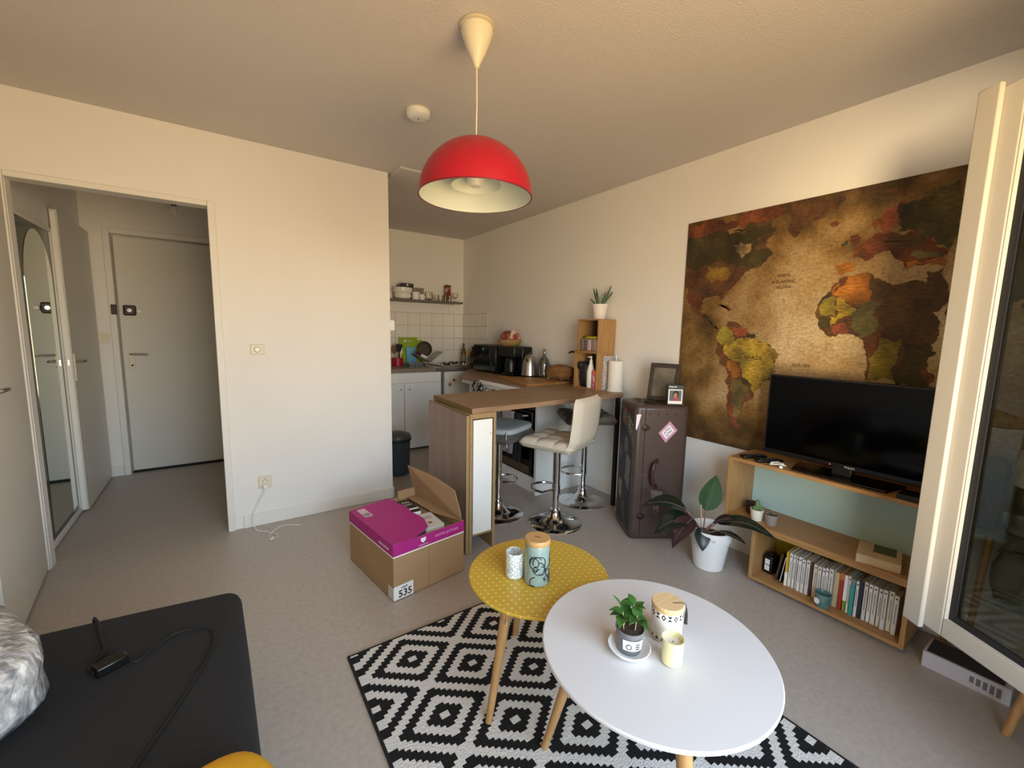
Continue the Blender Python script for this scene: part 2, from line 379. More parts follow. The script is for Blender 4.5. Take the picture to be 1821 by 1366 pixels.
for i in range(4):
    for j in range(4):
        B(2.650, 2.657, ys[i]+0.002, ys[i+1]-0.002, zs[j]+0.002, zs[j+1]-0.002).build('tile', TILE, wr, bevel=0.0015, seg=1)

# ------------------------------------------------------------------ rug
rn = NT('diamond_rug', 0.95)
qx = rn.op('MULTIPLY', rn.op('ADD', rn.op('FLOOR', rn.op('DIVIDE', rn.x, 0.0164)), 0.5), 0.0164)
qy = rn.op('MULTIPLY', rn.op('ADD', rn.op('FLOOR', rn.op('DIVIDE', rn.y, 0.01275)), 0.5), 0.01275)
ax = rn.op('DIVIDE', rn.op('ABSOLUTE', rn.op('SUBTRACT', rn.op('FLOORED_MODULO', rn.op('ADD', qx, 0.1968), 0.3936), 0.1968)), 0.1968)
ay = rn.op('DIVIDE', rn.op('ABSOLUTE', rn.op('SUBTRACT', rn.op('FLOORED_MODULO', rn.op('ADD', qy, 0.153), 0.306), 0.153)), 0.153)
m1 = rn.op('ADD', ax, ay); mm = rn.op('MINIMUM', m1, rn.op('SUBTRACT', 2.0, m1))
rc = rn.ramp(mm, [(0, 'e9e5e0'), (0.13, '0d0d0e'), (0.38, 'e9e5e0'), (0.60, '0d0d0e'), (0.84, 'e9e5e0')], True)
rnz = rn.noise(220, 3); rn.bump(rn.noise(160, 4), 0.9, 0.006)
rn.out(rn.mix(0.35, rc, rn.mix(rnz, '8a8a8a', 'ffffff'), 'MULTIPLY'))
rug = thing('area_rug', 'black and white diamond patterned rug under the two round tables', 'rug', (0.587, 1.529, 0))
B(-0.213, 1.003, -1.42, 0.152, 0.001, 0.011).build('rug_pile', rn.m, rug, bevel=0.003)
RB = MB()
for a in ((-0.219,-0.211,-1.425,0.157), (1.001,1.009,-1.425,0.157)): RB.box(a[0], a[1], a[2], a[3], 0.0005, 0.0115)
for y in (-1.425, 0.149): RB.box(-0.219, 1.009, y, y+0.008, 0.0005, 0.0115)
RB.build('rug_binding', mat('rug_binding', '17171a', 0.9), rug)

# ------------------------------------------------------------------ coffee tables
def round_table(name, label, loc, r, top, matr, legs, legang, rim, tr=0.55):
    t = thing(name, label, 'table', loc)
    MB().lathe([(r-0.012, top-0.018), (r-0.001, top-0.010), (r, top-0.004), (r-0.003, top)], 72).build('table_top', matr, t)
    bl = []
    for a in legang:
        a = math.radians(a); ca, sa = math.cos(a), math.sin(a)
        lg = MB().tube([(ca*r*tr, sa*r*tr, top-0.016), (ca*legs, sa*legs, 0.0142)], 0.021, 16, 0.0115).build('leg', BEECH, t)
        MB().tube([(ca*r*tr*0.97, sa*r*tr*0.97, top-0.022), (ca*r*tr*0.98, sa*r*tr*0.98, top-0.016)], 0.035, 16).build('leg_plate', STEEL, lg)
        bl.append(lg)
    return t, bl
yn = NT('yellow_dotted_top', 0.4)
ya = yn.op('FLOORED_MODULO', yn.x, 0.024); yb = yn.op('FLOORED_MODULO', yn.op('ADD', yn.y, yn.op('MULTIPLY', yn.op('FLOORED_MODULO', yn.op('FLOOR', yn.op('DIVIDE', yn.x, 0.024)), 2), 0.012)), 0.024)
yr = yn.op('SQRT', yn.op('ADD', yn.op('POWER', yn.op('SUBTRACT', ya, 0.012), 2), yn.op('POWER', yn.op('SUBTRACT', yb, 0.012), 2)))
yn.out(yn.ramp(yn.op('DIVIDE', yr, 0.012), [(0.22, 'e0ca7c'), (0.40, 'c4a136')]))
ty, yl = round_table('coffee_table', 'small round yellow coffee table with pale dots', (0.947, 1.168, 0), 0.262, 0.46, yn.m, 0.255, (193, 73, 313), None, 0.62)
MB().at((-0.2032+0.0, -0.0385-0.019, 0.37), rz=math.radians(45)).box(-0.006, 0.006, -0.0195, -0.0185, -0.008, 0.008).build('sticker', PAPER, yl[0])
tw, wl = round_table('coffee_table', 'larger round white coffee table with wooden legs', (0.948, 0.654, 0), 0.308, 0.51, mat('white_table_top', 'c9c6c7', 0.35), 0.315, (117, 357, 237), None, 0.62)

# things on the yellow table
j = thing('storage_jar', 'grey glass jar with wooden lid and black line drawing', 'jar', (0.905, 1.125, 0.46), math.radians(-60))
MB().lathe([(0.040,0.001),(0.044,0.006),(0.044,0.145),(0.042,0.150)], 36).build('jar_body', mat('grey_green_glaze', '8fa39c', 0.2, vary=0.1, vscale=12), j)
MB().lathe([(0.045,0.150),(0.046,0.153),(0.046,0.166),(0.044,0.169)], 36).build('jar_lid', wood('lid_wood','c9a06c','b58a55',stretch=(1,12,12),scale=14), j)
B(-0.012, 0.012, -0.002, 0.002, 0.1685, 0.1698).build('lid_mark', mat('burnt_mark', '5a3a22', 0.8), j)
DR = MB(); random.seed(3)
for q in range(22):
    a0 = random.uniform(-1.5, 1.5); z0 = random.uniform(0.015, 0.105); rad = random.uniform(0.010, 0.026); st = random.uniform(0, 6.28); ln = random.uniform(2.2, 5.5)
    pts = []
    for k in range(12):
        th = st+ln*k/11; aa = a0+rad/0.044*math.cos(th)*0.9; zz = min(0.115, max(0.006, z0+rad*math.sin(th)))
        pts.append((0.0443*math.cos(aa), 0.0443*math.sin(aa), zz))
    DR.tube(pts, 0.0017, 5)
DR.build('line_drawing', INK, j)
n = NT('leafy_white_glaze', 0.25); vo = n.t.nodes.new('ShaderNodeTexVoronoi'); vo.feature = 'DISTANCE_TO_EDGE'; vo.inputs['Scale'].default_value = 75
n.t.links.new(n.vec, vo.inputs['Vector']); n.out(n.ramp(vo.outputs['Distance'], [(0.03, 'a9b6b8'), (0.12, 'e9ece9')]))
k = thing('ceramic_tumbler', 'white ceramic tumbler with a grey leaf pattern on the yellow table', 'cup', (0.858, 1.198, 0.46))
MB().lathe([(0.030,0.001),(0.033,0.004),(0.034,0.094),(0.032,0.096),(0.0305,0.094),(0.030,0.012),(0.001,0.010)], 36).build('cup_body', n.m, k)

# things on the white table
s = thing('plant_saucer', 'white ceramic saucer under the small coffee plant', 'saucer', (0.866, 0.672, 0.51))
MB().lathe([(0.036,0.001),(0.050,0.010),(0.056,0.020),(0.0545,0.021),(0.048,0.012),(0.034,0.005),(0.001,0.005)], 40).build('saucer_body', mat('white_glaze','f1f0ee',0.2), s)
p = thing('potted_plant', 'small glossy green plant in a grey plastic pot on a saucer', 'plant', (0.868, 0.674, 0.515), math.radians(-7))
MB().lathe([(0.029,0.001),(0.030,0.004),(0.037,0.062),(0.0385,0.062),(0.0385,0.066),(0.036,0.066),(0.035,0.058),(0.001,0.056)], 36).build('pot', mat('grey_pot','6d6e70',0.5), p)
MB().lathe([(0.035,0.054),(0.034,0.059),(0.02,0.062),(0.004,0.060)], 24).build('soil', SOIL, p)
lb = MB(); aL = []
for q in range(7):
    a = math.radians(-160+q*14)
    aL.append(a)
vs=[]; 
for a in aL: vs += [(0.0355*math.cos(a),0.0355*math.sin(a),0.020),(0.0388*math.cos(a),0.0388*math.sin(a),0.050)]
lb.add(vs, [(2*i,2*i+2,2*i+3,2*i+1) for i in range(6)]); pl = lb.build('pot_label', PAPER, p, smooth=60)
MB().at((0.0383*math.cos(-2.35), 0.0383*math.sin(-2.35), 0.033), rz=-2.35, ry=PI/2).lathe([(0.0055,0),(0.0075,0),(0.0075,0.0006),(0.0055,0.0006)], 20, close=False).build('stamp', INK, pl)
for i, (aa, z) in enumerate(((-1.75,0.040),(-1.75,0.034),(-1.75,0.028))):
    MB().at((0.0384*math.cos(aa), 0.0384*math.sin(aa), z), rz=aa).box(0, 0.0005, -0.006, 0.006, -0.0012, 0.0012).build('print_line', INK, pl)
random.seed(11)
stems = [(-0.018, 0.004, 0.085, 0.3), (0.006, -0.012, 0.075, 2.2), (0.018, 0.010, 0.09, 4.0), (-0.004, 0.016, 0.07, 5.3)]
for (sx_, sy_, hh, a0) in stems:
    top = (sx_*1.3, sy_*1.3, 0.058+hh*0.62)
    st = MB().tube([(sx_, sy_, 0.055), top], 0.0013, 6).build('stem', mat('pale_stem','b9a77c',0.6), p)
    for q in range(5):
        a = a0+q*1.256+random.uniform(-.3,.3); L = random.uniform(0.034, 0.05)
        MB().at((top[0], top[1], top[2]-random.uniform(0,0.016)), rz=a, ry=-random.uniform(-0.1, 0.7)).leaf(L, L*0.62, random.uniform(0.2,0.9), 0.25, 7).build('leaf', GREEN, st, smooth=60)
MB().at((-0.02, 0.012, 0.118), rz=math.radians(150), ry=-1.0).leaf(0.045, 0.018, 0.1, 0.3, 7).build('leaf', GREEN, p, smooth=60)

tn = thing('candle_tin', 'cream round tin with wooden lid, black geometric band and tassel', 'tin', (1.003, 0.655, 0.51))
MB().lathe([(0.040,0.001),(0.042,0.004),(0.042,0.088),(0.041,0.090)], 40).build('tin_body', mat('cream_print','e6ded2',0.55,vary=0.06,vscale=40), tn)
MB().lathe([(0.043,0.089),(0.044,0.091),(0.044,0.102),(0.042,0.104)], 40).build('tin_lid', wood('pale_lid','d9bd92','c8a878',stretch=(1,10,10),scale=16), tn)
PB = MB()
for q in range(16):
    a = q*2*PI/16; PB.at((0,0,0), rz=a)
    def cp(y, z): return (0.0424*math.cos(y/0.0424), 0.0424*math.sin(y/0.0424), z)
    if q % 2 == 0:
        PB.add([cp(-.0065,.086),cp(.0065,.086),cp(0,.078)], [(0,1,2)]); PB.add([cp(-.0065,.070),cp(.0065,.070),cp(0,.078)], [(1,0,2)])
    else:
        PB.add([cp(0,.087),cp(-.0065,.078),cp(0,.069),cp(.0065,.078),cp(0,.0825),cp(-.003,.078),cp(0,.0735),cp(.003,.078)], [(0,1,5,4),(1,2,6,5),(2,3,7,6),(3,0,4,7)])
    PB.add([cp(-.0055,.008),cp(.0055,.008),cp(0,.019)], [(0,1,2)])
tag(PB.build('pattern_band', INK, tn, smooth=0), kind='stuff')
MB().tube([(0.005,-0.012,0.1045),(0.030,-0.030,0.1048),(0.036,-0.0335,0.100),(0.037,-0.034,0.085)], 0.0011, 6).build('cord', INK, tn)
MB().at((0.0385,-0.0345,0)).lathe([(0.005,0.042),(0.004,0.07),(0.0015,0.088)], 10).build('tassel', INK, tn)
cd = thing('candle_glass', 'pale yellow candle glass on the white table', 'candle', (0.930, 0.585, 0.51))
MB().lathe([(0.023,0.001),(0.026,0.004),(0.027,0.066),(0.0285,0.070),(0.0265,0.070),(0.0255,0.055),(0.001,0.053)], 36).build('glass', mat('pale_yellow_glass','e3dda6',0.18,coat=0.4), cd)
MB().cyl(0.0252, 0.045, 0.0555, 28).build('wax', mat('wax','d9cfc6',0.5), cd)
MB().cyl(0.0009, 0.054, 0.061, 6).build('wick', INK, cd)

# ------------------------------------------------------------------ cardboard box
cb = thing('cardboard_box', 'open cardboard removal box with magenta band beside the bar', 'box', (0.652, 1.94, 0), math.radians(8.5))
W_, D_, H_ = 0.43, 0.53, 0.30
MAG = mat('magenta_print', 'b0207f', 0.6, vary=0.04, vscale=5)
CBX = MB(); th = 0.005
CBX.box(0, W_, 0, th, 0, H_); CBX.box(0, W_, D_-th, D_, 0, H_); CBX.box(0, th, th, D_-th, 0, H_); CBX.box(W_-th, W_, th, D_-th, 0, H_); CBX.box(0, W_, 0, D_, 0, 0.005)
CBX.build('box_body', CARD, cb)
BD = MB(); BD.box(-0.001, W_+0.001, -0.0012, 0, H_-0.062, H_+0.001); BD.box(-0.0012, 0, -0.001, D_+0.001, H_-0.062, H_+0.001)
BD.build('magenta_band', MAG, cb)
BD = MB(); BD.box(-0.001, W_+0.001, -0.0014, 0, H_-0.068, H_-0.061); BD.box(-0.0014, 0, -0.001, D_+0.001, H_-0.068, H_-0.061); BD.build('white_line', PAPER, cb)
B(W_*0.47-0.0006, W_*0.47+0.0006, -0.0006, 0, 0, H_-0.066).build('seam', mat('seam_brown','7d6142',0.9), cb)
# torn magenta flap lying over the left half
fl = [(0.0,0.01),(0.06,0.0),(0.13,0.008),(0.20,0.03),(0.235,0.06),(0.262,0.14),(0.262,0.20),(0.255,0.27),(0.268,0.35),(0.252,0.43),(0.245,0.455),(0.262,0.47),(0.245,0.50),(0.235,D_),(0.0,D_)]
FB = MB(); m_ = len(fl); 
FB.add([(x,y,H_+0.001+0.05*x*(0.6+y)) for x,y in fl]+[(x,y,H_-0.003+0.05*x*(0.6+y)) for x,y in fl], [tuple(range(m_)), tuple(range(2*m_-1,m_-1,-1))]+[(i,m_+i,m_+(i+1)%m_,(i+1)%m_) for i in range(m_)])
f1 = FB.build('torn_flap', MAG, cb, smooth=0)
B(0.03, 0.075, D_-0.15, D_-0.03, H_+0.004, H_+0.006).build('address_label', mat('pink_label','e3c7d6',0.7), f1)
for q in range(5): B(0.036+q*0.007, 0.039+q*0.007, D_-0.145, D_-0.10, H_+0.006, H_+0.0065).build('barcode_bar', INK, f1)
def flap(name, pts, m):
    nn = len(pts); b = MB(); b.add(pts+[(x-0.004,y,z-0.002) for x,y,z in pts], [tuple(range(nn)), tuple(range(2*nn-1,nn-1,-1))]+[(i,nn+i,nn+(i+1)%nn,(i+1)%nn) for i in range(nn)])
    return b.build(name, m, cb, smooth=0)
flap('right_flap', [(W_-0.002,0.02,H_),(W_-0.002,D_-0.02,H_),(W_-0.035,D_+0.02,H_+0.19),(W_+0.008,D_*0.55,H_+0.17),(W_+0.01,0.10,H_+0.145),(W_+0.004,0.03,H_+0.03)], CARDI)
flap('inner_flap', [(W_-0.006,0.05,H_-0.004),(W_-0.006,D_-0.01,H_-0.004),(W_-0.064,D_-0.02,H_-0.004),(W_-0.060,0.20,H_-0.004)], CARDI)
B(0.012,W_-0.012,0.012,D_-0.012,0.005,0.2255).build('packing_layer', CARDI, cb); B(0.20,W_-0.02,0.27,D_-0.025,0.2255,0.2722).build('packing_layer', CARDI, cb)
B(0.30, 0.42, D_-0.02, D_-0.014, H_-0.01, H_+0.05).build('rear_flap', CARDI, cb)
# label with number
lbp = B(0.0, 0.108, -0.002, 0, 0.006, 0.078).build('number_label', PAPER, cb)
B(-0.002, 0, 0.0, 0.055, 0.006, 0.07).build('number_label', mat('pale_label','cfc8bf',0.7), cb)
text('535', 0.052, INK, lbp, (0.063, -0.0023, 0.031), (PI/2,0,0), bold=True)

sh = MB(); sh.add([(0.155,-0.0016,H_-0.012),(0.185,-0.0016,H_-0.012),(0.185,-0.0016,H_-0.028),(0.170,-0.0016,H_-0.040),(0.155,-0.0016,H_-0.028)], [(4,3,2,1,0)]); sh.build('crest', PAPER, cb, smooth=0)
text('vente-privee', 0.011, PAPER, cb, (0.17,-0.0017,H_-0.049), (PI/2,0,0))
text('vente-privee', 0.030, mat('pale_pink_ink','e39ccb',0.6), cb, (0.315,-0.0017,H_-0.026), (PI/2,0,0))
text('vente-privee', 0.022, PAPER, cb, (-0.0017,0.10,H_-0.035), (PI/2,0,-PI/2))
LANDS = [
 ('brown', [(1.77,2.004),(1.673,1.996),(1.546,1.983),(1.473,1.984),(1.404,1.999),(1.298,2.007),(1.221,1.98),(1.23,1.943),(1.264,1.91),(1.24,1.855),(1.219,1.826),(1.253,1.792),(1.322,1.76),(1.368,1.744),(1.393,1.712),(1.418,1.68),(1.473,1.649),(1.492,1.607),(1.5,1.576),(1.518,1.605),(1.592,1.605),(1.636,1.585),(1.642,1.54),(1.632,1.494),(1.582,1.478),(1.562,1.434),(1.521,1.401),(1.553,1.411),(1.613,1.464),(1.665,1.495),(1.721,1.558),(1.752,1.621),(1.765,1.684),(1.765,1.852)]),
 ('darkolive', [(1.77,2.001),(1.64,1.991),(1.487,1.98),(1.317,1.932),(1.332,1.868),(1.226,1.837),(1.26,1.792),(1.322,1.76),(1.385,1.78),(1.457,1.802),(1.609,1.805),(1.762,1.799)]),
 ('umber', [(1.761,1.806),(1.609,1.805),(1.471,1.789),(1.453,1.746),(1.382,1.743),(1.425,1.68),(1.493,1.621),(1.504,1.582),(1.53,1.609),(1.592,1.605),(1.675,1.625),(1.761,1.668)]),
 ('ochre', [(1.609,1.805),(1.478,1.787),(1.459,1.732),(1.485,1.692),(1.584,1.693),(1.62,1.747)]),
 ('redbrown', [(1.762,1.637),(1.675,1.625),(1.64,1.555),(1.635,1.494),(1.665,1.495),(1.721,1.558)]),
 ('sand', [(1.459,1.906),(1.412,1.931),(1.355,1.908),(1.354,1.86),(1.396,1.828),(1.434,1.866)]),
 ('dark', [(1.635,1.494),(1.582,1.478),(1.559,1.434),(1.505,1.401),(1.528,1.401),(1.579,1.446),(1.622,1.476)]),
 ('umber', [(1.533,1.551),(1.487,1.545),(1.436,1.513),(1.462,1.511)]),
 ('redbrown', [(1.774,2.093),(1.618,2.1),(1.412,2.097),(1.256,2.095),(1.157,2.064),(1.213,2.026),(1.339,2.025),(1.476,2.015),(1.626,2.013),(1.769,2.016)]),
 ('darkolive', [(1.467,1.997),(1.365,2.019),(1.249,2.023),(1.213,1.966),(1.28,1.945),(1.358,1.945)]),
 ('umber', [(1.181,2.074),(1.09,2.076),(0.993,2.072),(0.898,2.069),(0.919,2.038),(0.945,1.998),(0.985,1.983),(1.047,1.966),(1.093,1.932),(1.119,1.902),(1.144,1.929),(1.149,1.979),(1.129,2.012),(1.191,2.049)]),
 ('redbrown', [(0.958,1.943),(0.921,1.95),(0.902,1.942),(0.924,1.928),(0.949,1.93)]),
 ('umber', [(1.505,1.397),(1.462,1.426),(1.367,1.419),(1.322,1.378),(1.281,1.371),(1.278,1.344),(1.211,1.325),(1.156,1.274),(1.136,1.255),(1.155,1.194),(1.168,1.125),(1.21,1.094),(1.226,1.05),(1.255,1.004),(1.286,0.964),(1.313,0.953),(1.323,0.908),(1.342,0.876),(1.353,0.844),(1.351,0.815),(1.305,0.78),(1.34,0.773),(1.38,0.81),(1.403,0.858),(1.416,0.938),(1.418,1.027),(1.432,1.128),(1.478,1.169),(1.518,1.241),(1.521,1.315),(1.494,1.36)]),
 ('yellow', [(1.458,1.332),(1.401,1.319),(1.347,1.342),(1.278,1.344),(1.211,1.325),(1.156,1.274),(1.136,1.255),(1.155,1.194),(1.168,1.125),(1.21,1.094),(1.226,1.05),(1.263,1.017),(1.311,1.097),(1.344,1.151),(1.406,1.204),(1.461,1.244)]),
 ('mustard', [(1.502,1.395),(1.462,1.425),(1.422,1.39),(1.401,1.319),(1.466,1.3),(1.513,1.316)]),
 ('orangered', [(1.424,1.412),(1.367,1.419),(1.322,1.378),(1.333,1.343),(1.39,1.348)]),
 ('dark', [(1.328,1.371),(1.281,1.371),(1.285,1.344),(1.322,1.343)]),
 ('orange', [(1.432,1.202),(1.384,1.198),(1.344,1.151),(1.347,1.107),(1.397,1.095),(1.425,1.144)]),
 ('olivebrown', [(1.397,1.095),(1.325,1.095),(1.279,1.044),(1.281,0.994),(1.32,0.952),(1.33,0.907),(1.353,0.844),(1.377,0.87),(1.393,0.971)]),
 ('darkolive', [(1.347,1.1),(1.3,1.091),(1.287,1.057),(1.322,1.06)]),
 ('redbrown', [(1.432,1.121),(1.406,1.116),(1.389,0.971),(1.374,0.87),(1.346,0.816),(1.307,0.78),(1.34,0.774),(1.38,0.81),(1.405,0.865),(1.414,0.938)]),
 ('umber', [(0.883,1.661),(0.845,1.669),(0.762,1.678),(0.741,1.649),(0.682,1.622),(0.628,1.623),(0.565,1.623),(0.542,1.555),(0.511,1.472),(0.492,1.431),(0.493,1.37),(0.5,1.297),(0.51,1.244),(0.499,1.14),(0.736,1.146),(0.728,1.204),(0.734,1.261),(0.754,1.329),(0.776,1.363),(0.826,1.379),(0.874,1.363),(0.915,1.366),(0.95,1.402),(0.966,1.457),(0.973,1.53),(0.955,1.566),(0.917,1.605),(0.901,1.639)]),
 ('orange', [(0.899,1.622),(0.844,1.668),(0.762,1.677),(0.75,1.611),(0.748,1.544),(0.791,1.512),(0.83,1.525),(0.905,1.579)]),
 ('darkbrown', [(0.753,1.644),(0.682,1.621),(0.564,1.622),(0.553,1.546),(0.619,1.533),(0.744,1.555)]),
 ('redbrown', [(0.907,1.603),(0.883,1.66),(0.846,1.664),(0.864,1.624),(0.899,1.591)]),
 ('dark', [(0.972,1.53),(0.955,1.564),(0.917,1.596),(0.904,1.57),(0.938,1.55)]),
 ('mustard', [(0.966,1.518),(0.934,1.562),(0.894,1.567),(0.879,1.468),(0.946,1.469)]),
 ('yellow', [(0.891,1.56),(0.83,1.523),(0.799,1.501),(0.805,1.467),(0.873,1.456),(0.907,1.414),(0.907,1.468),(0.878,1.468)]),
 ('orangered', [(0.902,1.411),(0.83,1.424),(0.826,1.381),(0.884,1.364)]),
 ('darkolive', [(0.963,1.469),(0.906,1.463),(0.909,1.411),(0.94,1.408)]),
 ('sage', [(0.791,1.51),(0.748,1.542),(0.704,1.542),(0.701,1.432),(0.731,1.375),(0.773,1.363),(0.814,1.409),(0.815,1.464)]),
 ('redbrown', [(0.752,1.329),(0.7,1.418),(0.69,1.32),(0.712,1.272),(0.734,1.271)]),
 ('mustard', [(0.731,1.259),(0.694,1.363),(0.609,1.356),(0.616,1.269),(0.612,1.142),(0.734,1.148)]),
 ('darkbrown', [(0.704,1.542),(0.552,1.543),(0.515,1.472),(0.493,1.411),(0.508,1.364),(0.609,1.358),(0.691,1.371)]),
 ('darkolive', [(0.608,1.345),(0.508,1.359),(0.51,1.244),(0.507,1.144),(0.612,1.142)]),
 ('redbrown', [(0.839,1.754),(0.848,1.798),(0.795,1.831),(0.762,1.862),(0.685,1.856),(0.612,1.854),(0.554,1.814),(0.5,1.751),(0.498,1.682),(0.634,1.687),(0.672,1.733),(0.693,1.778),(0.735,1.768),(0.786,1.736)]),
 ('darkbrown', [(0.731,1.816),(0.666,1.837),(0.602,1.837),(0.568,1.801),(0.611,1.772),(0.677,1.781)]),
 ('orange', [(0.905,1.736),(0.837,1.734),(0.828,1.696),(0.874,1.678),(0.897,1.686)]),
 ('redbrown', [(0.864,1.868),(0.836,1.874),(0.817,1.829),(0.84,1.815),(0.856,1.835)]),
 ('dark', [(0.898,1.834),(0.867,1.851),(0.864,1.825),(0.888,1.819)]),
 ('orangered', [(0.778,1.908),(0.745,1.946),(0.705,1.975),(0.666,1.99),(0.631,1.964),(0.677,1.943),(0.68,1.892),(0.71,1.855),(0.737,1.87),(0.737,1.913),(0.762,1.88)]),
 ('dark', [(0.678,1.988),(0.641,1.986),(0.624,1.932),(0.657,1.903),(0.677,1.917)]),
 ('darkmustard', [(0.648,1.986),(0.581,1.997),(0.49,2.042),(0.464,1.814),(0.496,1.751),(0.554,1.814),(0.612,1.854),(0.676,1.858),(0.677,1.902),(0.622,1.932)]),
 ('sage', [(0.623,1.746),(0.595,1.763),(0.532,1.75),(0.515,1.724),(0.598,1.724)]),
 ('umber', [(0.742,2.051),(0.705,2.061),(0.679,2.046),(0.711,2.035)]),
 ('orange', [(0.637,1.717),(0.507,1.721),(0.499,1.682),(0.626,1.682)]),
 ('darkbrown', [(0.558,1.597),(0.554,1.666),(0.501,1.675),(0.485,1.512),(0.508,1.482)]),
]
for q in range(6): B(0.040+q*0.006, 0.0435+q*0.006, -0.0024, -0.002, 0.058, 0.066+0.002*(q % 3)).build('print_mark', INK, lbp)
# books in the box
bk = thing('paperback_book', 'dark paperback with white lettering lying in the cardboard box', 'book', (0,0,0))
bk.matrix_world = Matrix.Translation((0.652,1.94,0)) @ Matrix.Rotation(math.radians(8.5),4,'Z') @ Matrix.Translation((0.212,0.30,0.272)) @ Matrix.Rotation(math.radians(-9),4,'Z')
B(0, 0.115, 0, 0.19, 0, 0.022).build('page_block', PAPER, bk)
B(-0.001, 0.116, -0.001, 0.191, 0.0215, 0.024).build('cover', mat('book_dark','211d17',0.5), bk)
B(-0.001, 0.116, 0.035, 0.055, 0.0238, 0.0244).build('cover_band', PAPER, bk)
text('La Fille', 0.03, PAPER, bk, (0.058,0.15,0.0243), (0,0,0)); text('du train', 0.03, PAPER, bk, (0.058,0.115,0.0243), (0,0,0))
bk = thing('paperback_book', 'white paperback with small orange picture lying in the cardboard box', 'book', (0,0,0))
bk.matrix_world = Matrix.Translation((0.652,1.94,0)) @ Matrix.Rotation(math.radians(8.5),4,'Z') @ Matrix.Translation((0.232,0.075,0.2568)) @ Matrix.Rotation(math.radians(-7),4,'Z')
B(0, 0.11, 0, 0.18, 0, 0.030).build('page_block', mat('cream_pages','ded6c4',0.8), bk)
B(-0.001, 0.111, -0.001, 0.181, 0.0295, 0.032).build('cover', mat('book_white','d8d1cc',0.5), bk)
MB().cyl(0.014, 0.0318, 0.0324, 20, cx=0.05, cy=0.055).build('cover_picture', mat('book_orange','a5643c',0.6), bk)
for q in range(3): B(0.02, 0.09, 0.105+q*0.014, 0.112+q*0.014, 0.0318, 0.0323).build('cover_line', mat('grey_ink','8d948f',0.6), bk)
bk = thing('paperback_book', 'green picture book deep in the cardboard box', 'book', (0,0,0))
bk.matrix_world = Matrix.Translation((0.652,1.94,0)) @ Matrix.Rotation(math.radians(8.5),4,'Z') @ Matrix.Translation((0.10,0.02,0.225)) @ Matrix.Rotation(math.radians(2),4,'Z')
B(0, 0.30, 0, 0.22, 0, 0.03).build('page_block', PAPER, bk); B(-0.001, 0.301, -0.001, 0.221, 0.0295, 0.032).build('cover', mat('book_green','4b5a3a',0.5,col2='8a8466',vscale=30), bk)

# ------------------------------------------------------------------ world map poster
MY0, MY1, MZ0, MZ1 = -0.30, 1.777, 0.655, 2.098
mp = thing('world_map', 'large antique style world map poster on the wall behind the television', 'map', (2.6525, 0.735, 0.655))
pn = NT('parchment_print', 0.75)
edge = pn.op('MINIMUM', pn.op('SUBTRACT', 1.04, pn.op('ABSOLUTE', pn.y)), pn.op('MINIMUM', pn.z, pn.op('SUBTRACT', 1.443, pn.z)))
burn = pn.op('ADD', pn.op('MULTIPLY', edge, 1.35), pn.op('MULTIPLY', pn.op('SUBTRACT', pn.noise(4.5, 9), 0.5), 1.5))
base = pn.ramp(burn, [(0.0, '4f3814'), (0.25, '82612f'), (0.55, 'ab8b5b'), (1.0, 'cbb389')])
lines = pn.ramp(pn.noise(26, 9, stretch=(1, 1.0, 6)), [(0.33, '8d6b3c'), (0.48, 'ffffff'), (1.0, 'ffffff')])
grain = pn.ramp(pn.noise(70, 6), [(0.3, 'a08358'), (0.6, 'ffffff')])
pn.out(pn.mix(0.45, pn.mix(0.45, base, lines, 'MULTIPLY'), grain, 'MULTIPLY'))
B(-0.001, 0.0065, MY0-0.735, MY1-0.735, 0, MZ1-MZ0).build('poster_sheet', pn.m, mp)
LC = dict(brown='6b4a22', darkolive='4a3d18', umber='6e4420', ochre='8f6a25', redbrown='7a3f1e', sand='b59560', dark='453a22', yellow='c4a033', mustard='94802a', orangered='a8562f', orange='b06a1e', olivebrown='75622f', sage='756a38', darkbrown='5e4322', darkmustard='5d5020')
def landmat(cn):
    if 'land_'+cn in _M: return _M['land_'+cn]
    c = NT('land_'+cn, 0.75); col = LC[cn]
    sc_ = lambda k, o=0: ''.join('%02x' % max(0, min(255, int(int(col[i:i+2], 16)*k+o))) for i in (0, 2, 4))
    f = c.op('ADD', c.op('MULTIPLY', c.noise(6, 10), 0.65), c.op('MULTIPLY', c.noise(34, 8, stretch=(1, 1, 3)), 0.35))
    c.out(c.ramp(f, [(0.34, sc_(0.42)), (0.46, sc_(0.72)), (0.55, sc_(0.92)), (0.66, sc_(1.1, 10))])); _M['land_'+cn] = c.m; return c.m
def rough_line(P, it, amp, rnd):
    for _ in range(it):
        Q = []
        for i in range(len(P)):
            a, b = P[i], P[(i+1) % len(P)]; dx, dy = b[0]-a[0], b[1]-a[1]; k = rnd.uniform(-amp, amp)
            Q += [a, ((a[0]+b[0])/2-dy*k, (a[1]+b[1])/2+dx*k)]
        P = Q
    return P
